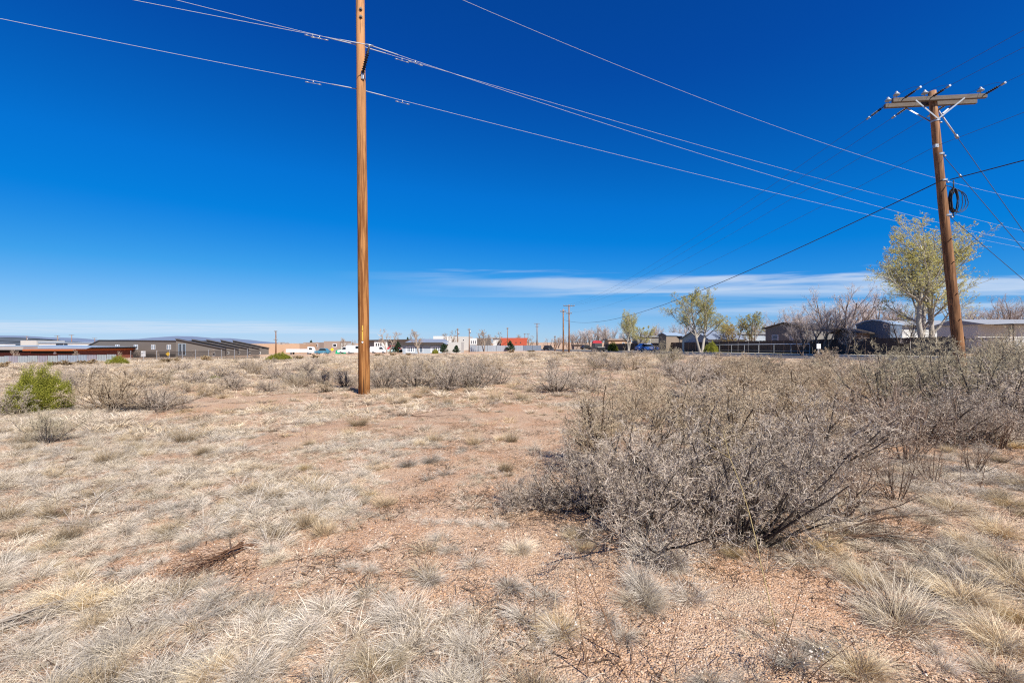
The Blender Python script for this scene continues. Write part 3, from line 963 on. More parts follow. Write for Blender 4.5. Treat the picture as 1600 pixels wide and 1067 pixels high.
    gable('house', 'light blue gabled house behind the tall cottonwood', 'house', 1066, 1106, 516.5, 529, 549, 86, 12, M_LBLUE, M_SLATE, .4, [('window', -.4, .45, .5, 1.2), ('window', .3, .45, 1.0, 1.1)], rad(-58))
    f = Frame('mobile_home', 'white trailer with a brown roof edge right of the tall cottonwood', 'mobile home', 1130, 545, 100)
    f.box('wall', M_WHITE, 1098, 1135, 526, 550, 0, 5); f.box('roof', mat('rusty_roof', (.30, .17, .11), .8, .2, 1), 1096, 1137, 523.5, 526, -.3, 5.3)
    f = Frame('mobile_home', 'pale grey trailer between the young green trees', 'mobile home', 1165, 545, 92)
    f.box('wall', M_LBLUE, 1136, 1196, 522, 550, 0, 5); f.box('roof', M_ROOFGREY, 1134, 1198, 519.5, 522, -.3, 5.3); f.window(1142, 1147, 526, 534, 0)
    f = Frame('house', 'low cream house with brown roof behind the black pickup', 'house', 975, 546, 130)
    f.box('wall', M_TAN, 951, 986, 531.5, 552, 0, 6); f.box('roof', M_TAUPE, 949, 988, 529.5, 531.5, -.4, 6.4); f.window(972, 976, 535, 540, 0)
    f = Frame('mobile_home', 'dark grey trailer between the cream house and the tan shed', 'mobile home', 1010, 546, 112)
    f.box('wall', M_GREYHOME, 996, 1029, 526.5, 552, 0, 5); f.box('roof', M_ROOFGREY, 994.5, 1030, 524.5, 526.5, -.3, 5.3); f.window(1012, 1016, 530, 536, 0)
    f = Frame('house', 'far brown house behind the bare trees at the road end', 'house', 905, 546, 175)
    f.box('wall', M_TAUPE, 897, 915, 539.5, 552, 0, 6); f.box('roof', M_BROWN2, 895.5, 916.5, 538.5, 539.5, -.4, 6.4)


build_right()

# ------------------------------------------------------------------ poles and wires


def catenary(a, b, sag, n=40):
    a = Vector(a); b = Vector(b)
    return [a.lerp(b, t) - Vector((0, 0, sag * 4 * t * (1 - t))) for t in [i / n for i in range(n + 1)]]


def wire(name, label, a, b, sag, r, m, group=None, n=40):
    mb = MB(); mb.tube(catenary(a, b, sag, n), r, 5)
    return tag(mb.build(name, m, None, True), label, 'wire', group)


def pole_shaft(root, top, r0, r1, m, bend=(0, 0), name='shaft', n=14):
    mb = MB()
    pts = []; rs = []
    for i in range(n + 1):
        t = i / n
        pts.append(Vector((top[0] * t + bend[0] * math.sin(math.pi * t), top[1] * t + bend[1] * math.sin(math.pi * t), -0.4 + (top[2] + 0.4) * t)))
        rs.append(r0 + (r1 - r0) * t + 0.004 * math.sin(i * 2.3))
    mb.tube(pts, rs, 20)
    return mb.build(name, m, root, True)


# --- the tall bare pole left of the middle
LP = at(569.5, 610, 16.0); LP.z = gz(LP.x, LP.y)
LINE = Vector((math.cos(rad(23)), math.sin(rad(23)), 0))
PERP = Vector((LINE.y, -LINE.x, 0))
tall = empty('utility_pole', LP, 'tall bare orange brown wooden pole standing in the field left of the middle', 'utility pole')
TOPV = Vector((-0.19, 0, 16.6))
pole_shaft(tall, TOPV, 0.20, 0.132, M_POLE)


def lp(z, off=Vector((0, 0, 0))):
    """point on the tall pole's axis at world height z, in world space"""
    t = (z - LP.z) / TOPV.z
    return LP + Vector((TOPV.x * t, 0, z - LP.z)) + off


PFRONT = Vector((0.6, -0.8, 0))


def post_insulator(z0, side, rise=0.85, out=0.62):
    PERP = PFRONT if side > 0 else Vector((0.39, -0.92, 0))
    a = lp(z0) + PERP * side * 0.14 - LP
    b = lp(z0 + rise) + PERP * side * out - LP
    mb = MB()
    mb.tube([a, b], 0.038, 10)
    d = (b - a)
    for k in range(9):
        c = a + d * (0.12 + 0.09 * k)
        mb.tube([c - d.normalized() * 0.006, c + d.normalized() * 0.02], [0.068, 0.045], 12)
    o = mb.build('post_insulator', M_RUBBER, tall, True)
    m2 = MB()
    m2.tube([b, b + d.normalized() * 0.10], 0.03, 8)
    m2.tube([b + d.normalized() * 0.1 - LINE * 0.12, b + d.normalized() * 0.1 + LINE * 0.12], 0.028, 8)
    m2.build('wire_clamp', M_STEEL, o, True)
    m3 = MB()
    c = lp(z0 - 0.02) - LP + PERP * side * 0.17
    m3.box(c.x - 0.05, c.x + 0.05, c.y - 0.04, c.y + 0.04, c.z - 0.16, c.z + 0.12)
    m3.build('mounting_bracket', M_STEEL, o, False, 0.008)
    return LP + b + d.normalized() * 0.1


W_FRONT = post_insulator(10.95, 1, 0.58, 0.80)
W_BACK = post_insulator(11.5, -1, 0.86)
W_LOW = post_insulator(9.9, -1)
for zz in (12.95, 13.22):
    mb = MB(); c = lp(zz) - LP + PERP * 0.142
    mb.tube([c, c + PERP * 0.07], 0.035, 8); mb.tube([c + PERP * 0.02, c + PERP * 0.035], 0.065, 4)
    mb.build('bolt', M_RUBBER, tall)
mb = MB(); c = lp(1.95) - LP
tag_dir = Vector((0.10, -0.995, 0))
c = c + tag_dir * 0.197
side = Vector((0.995, 0.10, 0))
for (z0, z1, w_) in ((-0.28, 0.02, 0.02), (0.05, 0.24, 0.016)):
    p = [c + side * (-w_) + Vector((0, 0, z0)), c + side * w_ + Vector((0, 0, z0)), c + side * w_ + Vector((0, 0, z1)), c + side * (-w_) + Vector((0, 0, z1))]
    q = [v + tag_dir * 0.006 for v in p]
    mb.poly(q + p, [(0, 1, 2, 3), (7, 6, 5, 4), (0, 4, 5, 1), (1, 5, 6, 2), (2, 6, 7, 3), (3, 7, 4, 0)])
mb.build('yellow_marker_strip', mat('yellow_marker', (0.55, 0.36, 0.06), 0.5), tall)
mb = MB(); mb.tube([c + Vector((0, 0, -0.34)), c + tag_dir * 0.008 + Vector((0, 0, -0.34))], 0.032, 14)
mb.build('pole_tag', mat('grey_tag', (0.6, 0.58, 0.56), 0.4), tall)
mb = MB()                         # deep drying check running down to the ground
for (dx, zt) in ((0.045, 1.5), (-0.075, 0.75)):
    pc = lp(zt + gz(LP.x, LP.y)) - LP
    d = Vector((dx, -math.sqrt(0.2 ** 2 - dx ** 2), 0))
    mb.poly([d + Vector((-0.014, -0.004, -0.2)), d + Vector((0.016, -0.004, -0.2)), d * 0.97 + Vector((0.004, -0.004, zt)), d * 0.97 + Vector((-0.004, -0.004, zt)),
             d + Vector((-0.014, 0.03, -0.2)), d + Vector((0.016, 0.03, -0.2)), d * 0.97 + Vector((0.004, 0.03, zt)), d * 0.97 + Vector((-0.004, 0.03, zt))],
            [(0, 1, 2, 3), (0, 4, 5, 1), (1, 5, 6, 2), (2, 6, 7, 3), (3, 7, 4, 0)])
mb.build('drying_crack', mat('dark_crack', (0.06, 0.028, 0.013), 1.0), tall)

G_W = 'white conductors on the tall bare pole'


def span(p, d, L, obs, sag=None):
    """end height and sag of a span that leaves p along d and is seen at the photo points obs"""
    A = []; B = []
    for px, py in obs:
        u = (px - 800) / F
        t = (u * p.y - p.x) / (d.x - u * d.y)
        q = t / L
        A.append((q, -4 * q * (1 - q))); B.append(EYE + (HOR - py) / F * (p.y + t * d.y) - p.z)
    if sag is not None:
        A = np.array(A); h = float(np.mean((np.array(B) - A[:, 1] * sag) * A[:, 0]) / np.mean(A[:, 0] ** 2))
        e = p + d * L; e.z = p.z + h
        return e, sag
    (h, s_), *_ = np.linalg.lstsq(np.array(A), np.array(B), rcond=None)
    e = p + d * L; e.z = p.z + float(h)
    return e, float(s_)


def pole_wire(p, lab, right_obs, left_obs):
    """one conductor through a clamp: a right span and a left span, with armour rods and dampers beside the clamp"""
    pr, sag_r = span(p, LINE, 92, right_obs)
    pl, sag_l = span(p, -LINE, 70, left_obs, 1.3)
    cr = catenary(p, pr, sag_r, 60); cl = catenary(p, pl, sag_l, 60)
    mb = MB(); mb.tube(list(reversed(cl)) + cr[1:], 0.0062, 5)
    o = tag(mb.build('conductor', M_WIRE, None, True), lab, 'wire', G_W)
    for c in (cr, cl):
        d = (c[1] - c[0]).normalized()
        m2 = MB(); m2.tube([c[0] + d * 0.05, c[0] + d * 0.95], 0.015, 6); m2.build('armour_rod', M_WIRE, o, True)
        q = c[0] + d * 1.55
        m3 = MB(); m3.tube([q - d * 0.22 - Vector((0, 0, .09)), q + d * 0.22 - Vector((0, 0, .09))], 0.006, 6)
        for s in (-1, 1):
            m3.tube([q + d * s * 0.13 - Vector((0, 0, .09)), q + d * s * 0.26 - Vector((0, 0, .09))], 0.016, 8)
        m3.box(q.x - .012, q.x + .012, q.y - .012, q.y + .012, q.z - .1, q.z + .015)
        m3.build('vibration_damper', M_STEEL, o, True)
    return o


pole_wire(W_FRONT, 'nearer of the two white conductors at the bracket of the tall pole', [(1050, 226), (1300, 303), (1430, 338)], [(215, 0), (500, 60)])
pole_wire(W_BACK, 'farther of the two white conductors at the bracket of the tall pole', [(1050, 215), (1200, 257), (1340, 295), (1465, 328)], [(275, 0), (500, 55)])
pole_wire(W_LOW, 'lowest white conductor, passing behind the tall bare pole', [(800, 200), (1050, 263), (1390, 343)], [(0, 30), (300, 88), (500, 127)])
tp = lp(14.75) + PERP * 0.6
pole_wire(tp, 'topmost white conductor, crossing the sky from the upper middle', [(690, 0), (1050, 135), (1300, 225), (1450, 276)], [(400, -110), (200, -160)])
mb = MB(); a = lp(14.0) + PERP * 0.12 - LP; b = tp - LP
mb.tube([a, b], 0.04, 10); mb.build('post_insulator', M_RUBBER, tall, True)

# --- the leaning pole with cross-arms at the right
RP = at(1507, 545, 16.0); RP.z = gz(RP.x, RP.y)
RTOP = at(1457, 143, 16.0)
RV = RTOP - RP
right = empty('utility_pole', RP, 'leaning wooden pole with double cross arms and a coil of cable at the right', 'utility pole')
pole_shaft(right, RV, 0.175, 0.112, M_POLE2, (-0.04, 0))


def rp(z):
    t = (z - RP.z) / RV.z
    return RP + RV * t


AD = Vector((2.97, -0.30, 0.0)).normalized()       # along the arms
AN = Vector((-AD.y, AD.x, 0))                       # away from the camera
ARM_Z = 10.08
ARMS = []
for k, (s, lab) in enumerate(((-1, 'front'), (1, 'back'))):
    c = rp(ARM_Z) + AN * s * 0.19 - RP + AD * 0.04
    a, b = c - AD * 1.5, c + AD * 1.5
    mb = MB()
    up = Vector((0, 0, 0.074)); n_ = AN * 0.052
    p = [a - n_ - up, b - n_ - up, b + n_ - up, a + n_ - up, a - n_ + up, b - n_ + up, b + n_ + up, a + n_ + up]
    mb.poly(p, [(0, 3, 2, 1), (4, 5, 6, 7), (0, 1, 5, 4), (1, 2, 6, 5), (2, 3, 7, 6), (3, 0, 4, 7)])
    mb.build('cross_arm', M_ARM, right, False, 0.012)
    ARMS.append(c)
    for e in (-1, 1):                               # flat braces down to the pole
        q = c + AD * e * 0.78 + AN * s * 0.055 - Vector((0, 0, 0.05)); t_ = rp(ARM_Z - 0.68) - RP + AN * s * 0.13
        d = (t_ - q).normalized(); w_ = d.cross(AN).normalized() * 0.022; th = AN * s * 0.006
        m2 = MB(); pp = [q - w_, q + w_, t_ + w_, t_ - w_]
        m2.poly(pp + [v + th for v in pp], [(0, 1, 2, 3), (7, 6, 5, 4), (0, 4, 5, 1), (1, 5, 6, 2), (2, 6, 7, 3), (3, 7, 4, 0)])
        m2.build('arm_brace', M_STEEL, right)


def bell(pos, parent, tilt=Vector((0, 0, 1))):
    mb = MB(); mb.lathe([(0.014, 0), (0.014, 0.09), (0.09, 0.10), (0.10, 0.125), (0.085, 0.15), (0.05, 0.165), (0.055, 0.19), (0.035, 0.215), (0.03, 0.235), (0.012, 0.245)], pos, tilt, 14)
    return mb.build('pin_insulator', M_PORC, parent, True)


top_of = Vector((0, 0, 0.074))
for c, e in ((ARMS[0], -1.36), (ARMS[1], -1.38), (ARMS[0], -0.45), (ARMS[0], 1.32)):
    bell(c + AD * e + top_of, right)


def strain(start, direc, length):
    d = direc.normalized()
    mb = MB(); mb.tube([start, start + d * length], 0.016, 8)
    for k in range(6):
        q = start + d * (length * (0.22 + 0.11 * k))
        mb.tube([q, q + d * 0.03], [0.042, 0.03], 10)
    o = mb.build('strain_insulator', M_RUBBER, right, True)
    m2 = MB(); e = start + d * length
    m2.tube([e, e + d * 0.13], 0.036, 8); m2.build('end_clamp', M_STEEL, o, True)
    return RP + e + d * 0.13


G_D = 'thin dark wires of the roadside line'
P2 = at(889, 548, 98.0); P2.z = gz(P2.x, P2.y); P2T = at(889, 476, 98.0)
P3 = at(880, 548, 92.0); P3.z = gz(P3.x, P3.y); P3T = at(880, 483, 92.0)
for k, e in enumerate((-1.2, -0.30, 1.36)):
    s = ARMS[0] + AD * e - AN * 0.05
    ep = strain(s, Vector((0, -1, 0.06)), 0.58)
    q = ep + Vector((0.05, -46, 0.3))
    wire('power_wire', ['left', 'middle', 'right'][k] + ' of the three dark wires coming over the camera to the cross arms', ep, q, 0.9, 0.0055, M_DARKWIRE, G_D)
    s2 = ARMS[1] + AD * (-1.5, -0.62, 0.62)[k] + AN * 0.05
    ep2 = strain(s2, Vector((-0.03, 1, -0.10)), 0.62)
    far = P2T + Vector((-1.1 + 1.1 * k, -0.2, -0.1))
    wire('power_wire', ['left', 'middle', 'right'][k] + ' of the three dark wires running from the cross arms to the distant poles', ep2, far, 1.5, 0.006, M_DARKWIRE, G_D)
    # slack jumper looping from the front clamp over the pin insulator to the back clamp
    mid = ARMS[0] + RP + AD * (e + 0.1) + Vector((0, 0, 0.30))
    m2 = MB(); pts = []
    for i in range(13):
        t = i / 12
        p = ep * (1 - t) ** 2 + mid * 2 * t * (1 - t) * 1.0 + ep2 * t * t
        p.z += 0.16 * math.sin(math.pi * t) * (1 - 0.5 * t)
        pts.append(p - RP)
    m2.tube(pts, 0.0045, 5); m2.build('jumper_wire', M_DARKWIRE, right, True)
# neutral and telephone cable
nz = 8.45
nc = rp(nz) - RP
mb = MB(); mb.tube([nc + AN * -0.13 - AD * 0.13, nc - AD * 0.20 - AN * 0.10], 0.04, 8); mb.box(nc.x - .24, nc.x - .12, nc.y - .16, nc.y - .04, nc.z - .05, nc.z + .06)
mb.build('wire_clamp', M_STEEL, right)
pn = RP + nc - AD * 0.18 - AN * 0.10
wire('neutral_wire', 'dark neutral wire coming over the camera to the clamp below the cross arms', pn, pn + Vector((0, -46, 0.4)), 1.0, 0.006, M_DARKWIRE, G_D)
wire('neutral_wire', 'dark neutral wire running from the leaning pole down to the distant poles', pn, P2T + Vector((-0.2, -0.2, -1.6)), 1.6, 0.006, M_DARKWIRE, G_D)
tz = 7.25
tcz = rp(tz) - RP
pt = RP + tcz - AN * 0.19
wire('telephone_cable', 'thick black telephone cable coming over the camera to the cable coil', pt + AD * 0.12, pt + Vector((0.15, -46, -0.3)), 1.2, 0.017, M_RUBBER)
wire('telephone_cable', 'thick black telephone cable sagging from the cable coil to the distant poles', pt - AD * 0.12, P3T + Vector((0.1, -0.2, -2.2)), 2.2, 0.019, M_RUBBER)
for zz, rr in ((tz + 0.03, 0.155), (nz - 0.25, 0.145), (6.05, 0.163), (9.38, 0.135)):
    c = rp(zz) - RP; ax = RV.normalized()
    mb = MB(); mb.tube([c - ax * 0.03, c + ax * 0.03], rr, 20, False)
    mb.tube([c + AD * rr - ax * 0.05, c + AD * (rr + 0.07) - ax * 0.05], 0.03, 8)
    mb.build('steel_band', M_STEEL, right, True)
for zz in (2.4, 3.3, 4.4, 5.2):
    c = rp(zz) - RP; d = Vector((-0.35, -0.94, 0))
    mb = MB(); mb.tube([c + d * 0.14, c + d * 0.21], 0.018, 6); mb.build('bolt', M_RUBBER, right)
# hanging coil of spare cable
coil = empty('cable_coil', rp(7.0) + AD * 0.33, 'black coil of spare cable hanging on the right side of the leaning pole', 'cable coil')
rng = random.Random(5)
mb = MB()
for k in range(9):
    pts = []
    ph = rng.uniform(-0.35, 0.35) if k > 4 else rng.uniform(-0.06, 0.06)
    rx, rz_ = (0.10 + 0.014 * k, 0.42) if k <= 4 else (0.12 + 0.05 * k * rng.random(), 0.36 + 0.12 * rng.random())
    for i in range(25):
        a = 2 * math.pi * i / 24
        x = (rx * math.cos(a) + (0.0 if k <= 4 else rx * 0.9)); z = rz_ * math.sin(a) - 0.42
        pts.append((x * math.cos(ph) + 0.03 * rng.random(), x * math.sin(ph) - 0.05 + 0.02 * k, z))
    mb.tube(pts, 0.016 if k <= 4 else 0.012, 6, False)
mb.build('cable_loops', M_RUBBER, coil, True)
mb = MB(); mb.tube([(0, -0.02, 0.28), (0.0, -0.02, 0.05), (0.02, 0, -0.1)], 0.02, 6); mb.tube([(-0.32, -0.02, 0.10), (-0.1, -0.03, 0.05), (0.05, 0, -0.05)], 0.014, 6); mb.tube([(0.0, 0, -0.84), (0.03, 0, -1.02)], 0.02, 6)
o = mb.build('hanging_ties', M_RUBBER, coil, True); o['kind'] = 'stuff'
# guy wires down to an anchor in the brush
ANC = Vector((21.3, 15.7, gz(21.3, 15.7)))
for k, (z0, lab) in enumerate(((9.75, 'upper guy wire with a pale strain rod, from the cross arms to the ground'), (8.15, 'middle guy wire of the leaning pole, starting below the neutral clamp'), (6.0, 'lowest guy wire of the leaning pole, starting under the cable coil'))):
    s = rp(z0) + Vector((0.13, -0.02, 0)); e = ANC + Vector((0.12 * k, -0.1 * k, 0))
    mb = MB(); mb.tube([s, e], 0.009, 5)
    o = tag(mb.build('guy_wire', M_DARKWIRE, None, True), lab, 'wire', 'guy wires of the leaning pole')
    d = (e - s).normalized()
    if k == 0:
        m2 = MB(); m2.tube([s + d * 0.03, s + d * 1.05], 0.022, 8); m2.build('strain_rod', M_WIRE, o, True)
        m2 = MB(); m2.tube([s + d * 1.05, s + d * 1.2], 0.045, 8); m2.build('end_clamp', M_STEEL, o, True)
    elif k == 1:
        m2 = MB(); m2.tube([s + d * 0.85, s + d * 0.97], 0.03, 8); m2.build('end_clamp', M_STEEL, o, True)

# --- distant poles


def far_pole(px, ytop, ybase, Y, label, arms=((0.25, 2.4),), extra=None, r=0.13):
    b = at(px, ybase, Y); b.z = gz(b.x, b.y) - 0.3
    top = at(px, ytop, Y)
    o = empty('utility_pole', b, label, 'utility pole', 'distant poles along the streets')
    h = top.z - b.z
    mb = MB(); mb.tube([(0, 0, 0), (0.03, 0, h * .5), (0, 0, h)], [r * 1.2, r, r * 0.75], 10); mb.build('shaft', M_POLE2, o, True)
    for dz, w in arms:
        mb = MB(); mb.box(-w / 2, w / 2, -0.20, -0.08, h - dz - 0.07, h - dz + 0.07); mb.build('cross_arm', M_ARM, o)
        mb = MB()
        for e in (-.46, -.2, .2, .46):
            mb.lathe([(0.02, 0), (0.06, 0.08), (0.07, 0.16), (0.03, 0.24)], (w * e, -0.14, h - dz + 0.07), (0, 0, 1), 8)
        for e in (-1, 1):
            mb.tube([(e * w * .3, -0.2, h - dz - 0.07), (0, -0.12, h - dz - 0.6)], 0.02, 4)
        mb.build('insulators', M_PORC, o, True)
    if extra:
        mb = MB(); mb.lathe([(0.18, 0), (0.2, 0.02), (0.2, 0.75), (0.1, 0.8)], (0.36, -0.1, h - extra), (0, 0, 1), 12); mb.build('transformer', M_STEEL, o, True)
    return o


far_pole(889, 476, 550, 98, 'taller of the two distant poles standing together beside the road, right one', ((0.3, 2.4), (1.9, 1.2)), r=0.16)
far_pole(880, 483, 550, 92, 'shorter of the two distant poles standing together beside the road, left one', ((0.5, 1.2),), r=0.15)
far_pole(839, 505, 545, 172, 'distant pole with two arms, left of the paired poles', ((0.2, 2.2), (1.3, 1.3)), r=0.19)
far_pole(793, 512, 545, 165, 'distant pole with one arm in front of the red building', ((0.3, 1.0),), r=0.14)
far_pole(820, 521, 541, 230, 'faint brown pole at the right end of the red building', ((0.2, 1.2),), r=0.17)
far_pole(825, 521, 541, 235, 'thin far pole with arm just right of the faint brown one', ((0.2, 1.6),), r=0.15)
far_pole(715, 513, 548, 140, 'rusty coloured pole in front of the white flat roofed building', ((0.4, 0.9),), 1.9, r=0.13)
far_pole(733, 513, 550, 138, 'pole with transformers at the right end of the white flat roofed building', ((0.4, 0.9),), 1.5, r=0.14)
far_pole(431, 517, 552, 135, 'single distant pole in front of the tan flat building', ((0.15, 0.9), (2.6, 1.1)), r=0.18)
far_pole(42, 525, 545, 240, 'leftmost far pole top above the pale flat building', ((0.2, 2.6),), 2.0, r=0.16)
far_pole(90, 524, 545, 240, 'far pole with wide arms above the dark windows of the pale building', ((0.2, 3.0), (1.4, 2.0)), 2.2, r=0.17)
far_pole(112, 523, 545, 240, 'far pole top right of the wide armed one', ((0.2, 2.8),), r=0.17)
far_pole(148, 528, 545, 260, 'small far pole top above the sloping end of the brown warehouse', ((0.2, 2.8),), r=0.15)
far_pole(867, 525, 548, 130, 'short grey post among the bare trees left of the paired poles', ((0.2, 0.6),), r=0.13)

# ------------------------------------------------------------------ vegetation generators


def unit(v):
    return v / np.maximum(np.linalg.norm(v, axis=-1, keepdims=True), 1e-9)


def polylines(rng, pos, dirs, lens, nseg, wobble, trop):
    N = len(pos)
    P = np.zeros((N, nseg + 1, 3)); P[:, 0] = pos
    d = unit(dirs)
    for k in range(nseg):
        d = unit(d + rng.normal(0, wobble, (N, 3)) + np.array([0, 0, trop]))
        P[:, k + 1] = P[:, k] + d * (lens / nseg)[:, None]
    return P


def tubes(rng, P, R, sides):
    """-> V, Q for tubes (sides>=3) or flat ribbons (sides==2)"""
    N, S1, _ = P.shape
    T = unit(np.gradient(P, axis=1))
    ref = unit(rng.normal(0, 1, (N, 1, 3)))
    s = unit(np.cross(T, ref)); w = np.cross(T, s)
    a = 2 * np.pi * np.arange(sides) / sides
    V = P[:, :, None] + R[:, :, None, None] * (np.cos(a)[None, None, :, None] * s[:, :, None] + np.sin(a)[None, None, :, None] * w[:, :, None])
    n = np.arange(N)[:, None, None] * (S1 * sides); i = np.arange(S1 - 1)[None, :, None] * sides
    if sides == 2:
        b = n + i
        Q = np.concatenate([b, b + 1, b + 3, b + 2], -1).reshape(-1, 4)
    else:
        k = np.arange(sides)[None, None, :]; k2 = (k + 1) % sides
        Q = np.stack([n + i + k, n + i + k2, n + i + sides + k2, n + i + sides + k], -1).reshape(-1, 4)
    return V.reshape(-1, 3), Q


class Geo:
    def __init__(self):
        self.V = []; self.Q = []; self.C = []; self.n = 0

    def add(self, V, Q, C):
        self.V.append(V); self.Q.append(Q + self.n); self.C.append(np.broadcast_to(C, V.shape)); self.n += len(V)

    def mesh(self, name, m, smooth_=False):
        return mesh_np(name, np.concatenate(self.V), np.concatenate(self.Q), m, np.concatenate(self.C), smooth_)


def sprout(rng, P, R, lens, n, t0, t1, ang, ratio, rratio):
    """children of every polyline: positions, directions, lengths, radii"""
    N, S1, _ = P.shape
    t = t0 + (t1 - t0) * rng.random((N, n))
    f = t * (S1 - 1); i = np.minimum(f.astype(int), S1 - 2); fr = (f - i)[..., None]
    r = np.arange(N)[:, None]
    pos = P[r, i] * (1 - fr) + P[r, i + 1] * fr
    tan = unit(P[r, i + 1] - P[r, i])
    perp = unit(np.cross(tan, rng.normal(0, 1, (N, n, 3))))
    a = rng.normal(ang, ang * 0.3, (N, n))[..., None]
    d = tan * np.cos(a) + perp * np.sin(a)
    L = lens[:, None] * ratio * (1.1 - 0.55 * t) * rng.uniform(0.6, 1.25, (N, n))
    rr = (R[r, i] * (1 - fr[..., 0]) + R[r, i + 1] * fr[..., 0]) * rratio
    return pos.reshape(-1, 3), d.reshape(-1, 3), L.ravel(), rr.ravel()


def grow(rng, pos, dirs, lens, rads, specs, cols, taper=0.35):
    """specs per level: dict(nseg, wob, trop, sides, n, t0, ang, ratio, rratio, rmin) -> list of (Geo level), last polylines"""
    geos = []; allP = []
    for k, sp in enumerate(specs):
        P = polylines(rng, pos, dirs, lens, sp['nseg'], sp['wob'], sp['trop'])
        S1 = P.shape[1]
        R = np.maximum(rads, sp.get('rmin', 0))[:, None] * np.linspace(1, taper, S1)[None]
        g = Geo()
        V, Q = tubes(rng, P, R, sp['sides'])
        c0, c1 = np.array(cols[k][0]), np.array(cols[k][1])
        f = rng.random((len(P), 1, 1))
        C = (c0 + (c1 - c0) * f) * rng.uniform(0.85, 1.15, (len(P), 1, 1))
        C = np.broadcast_to(C, (len(P), S1 * sp['sides'], 3)).reshape(-1, 3)
        g.add(V, Q, C)
        geos.append(g); allP.append((P, R, lens))
        if k + 1 < len(specs):
            pos, dirs, lens, rads = sprout(rng, P, R, lens, sp['n'], sp['t0'], 1.0, sp['ang'], sp['ratio'], sp['rratio'])
    return geos, allP


def flakes(rng, pts, size, cols, flat=0.0):
    """small four-cornered leaves, buds or seed heads at the given points"""
    N = len(pts)
    a = unit(rng.normal(0, 1, (N, 3)) * np.array([1, 1, 1 - flat])); b = unit(np.cross(a, rng.normal(0, 1, (N, 3))))
    s = size * rng.uniform(0.6, 1.4, (N, 1))
    V = np.stack([pts - a * s, pts - b * s * 0.55, pts + a * s, pts + b * s * 0.55], 1).reshape(-1, 3)
    Q = np.arange(4 * N).reshape(N, 4)
    c0, c1 = np.array(cols[0]), np.array(cols[1])
    C = (c0 + (c1 - c0) * rng.random((N, 1))) * rng.uniform(0.85, 1.15, (N, 1))
    return V, Q, np.repeat(C, 4, 0)


def points_on(rng, P, n, t0=0.2):
    N, S1, _ = P.shape
    j = rng.integers(0, N, n); f = (t0 + (1 - t0) * rng.random(n)) * (S1 - 1)
    i = np.minimum(f.astype(int), S1 - 2); fr = (f - i)[:, None]
    return P[j, i] * (1 - fr) + P[j, i + 1] * fr


def merge(gs):
    o = Geo()
    for g in gs:
        for V, Q, C in zip(g.V, g.Q, g.C):
            o.V.append(V); o.C.append(C)
            o.Q.append(Q - Q.min() + o.n if False else Q + o.n)
        o.n += g.n
    return o


def blade_mesh(name, seed, n, r0, L, lean, bend, w, base, tip, nseg=4, dark=0.25, clumps=1, m=None):
    """a tuft of curved, tapering grass blades"""
    rng = np.random.default_rng(seed)
    r = r0 * np.sqrt(rng.random(n))
    lobes = rng.integers(4, 8); la = rng.random(lobes) * 2 * np.pi; lf = rng.uniform(0.55, 1.15, lobes); li = rng.integers(0, lobes, n)
    az0 = np.where(rng.random(n) < 0.3, rng.random(n) * 2 * np.pi, la[li] + rng.normal(0, 0.42, n))
    pos = np.stack([r * np.cos(az0), r * np.sin(az0), np.full(n, -0.012)], -1)
    if clumps > 1:
        cc = rng.normal(0, r0 * 1.3, (clumps, 3)) * np.array([1, 1, 0])
        pos = pos * 0.55 + cc[rng.integers(0, clumps, n)]
        pos[:, 2] = -0.012
    az = az0 + rng.normal(0, 0.8, n)
    th = lean[0] + (lean[1] - lean[0]) * np.clip(r / r0 * 0.6 + rng.random(n) * 0.5, 0, 1)
    th1 = th + rng.uniform(bend[0], bend[1], n)
    le = L * rng.uniform(0.3, 1.0, n) ** 0.9 * lf[li]
    flat = rng.random(n) < 0.20                       # trampled and fallen blades
    th = np.where(flat, rng.uniform(1.1, 1.5, n), th); th1 = np.where(flat, rng.uniform(1.3, 1.75, n), th1)
    az = np.where(flat, rng.random(n) * 2 * np.pi, az)
    S1 = nseg + 1
    P = np.zeros((n, S1, 3)); P[:, 0] = pos
    side = rng.normal(0, 0.25, n)
    for k in range(nseg):
        t = th + (th1 - th) * (k + 0.5) / nseg
        a2 = az + side * (k + 0.5) / nseg
        d = np.stack([np.sin(t) * np.cos(a2), np.sin(t) * np.sin(a2), np.cos(t)], -1)
        P[:, k + 1] = P[:, k] + d * (le / nseg)[:, None]
    P[:, :, 2] = np.maximum(P[:, :, 2], -0.012)
    R = 0.5 * w * rng.uniform(0.7, 1.3, (n, 1)) * np.linspace(1, 0.25, S1)[None]
    V, Q = tubes(rng, P, R, 2)
    tt = np.linspace(0, 1, S1)[None, :, None]
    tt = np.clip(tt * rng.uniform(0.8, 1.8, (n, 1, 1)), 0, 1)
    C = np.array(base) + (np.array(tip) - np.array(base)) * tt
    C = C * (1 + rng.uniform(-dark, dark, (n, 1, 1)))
    C = np.repeat(C[:, :, None], 2, 2).reshape(-1, 3)
    return mesh_np(name, V, Q, m or M_GRASS, C)


# colours of the real, dry plants
GREY_A, GREY_B = (0.36, 0.33, 0.29), (0.52, 0.49, 0.44)
STRAW_A, STRAW_B = (0.44, 0.31, 0.13), (0.58, 0.48, 0.29)
PALE = (0.66, 0.61, 0.51)


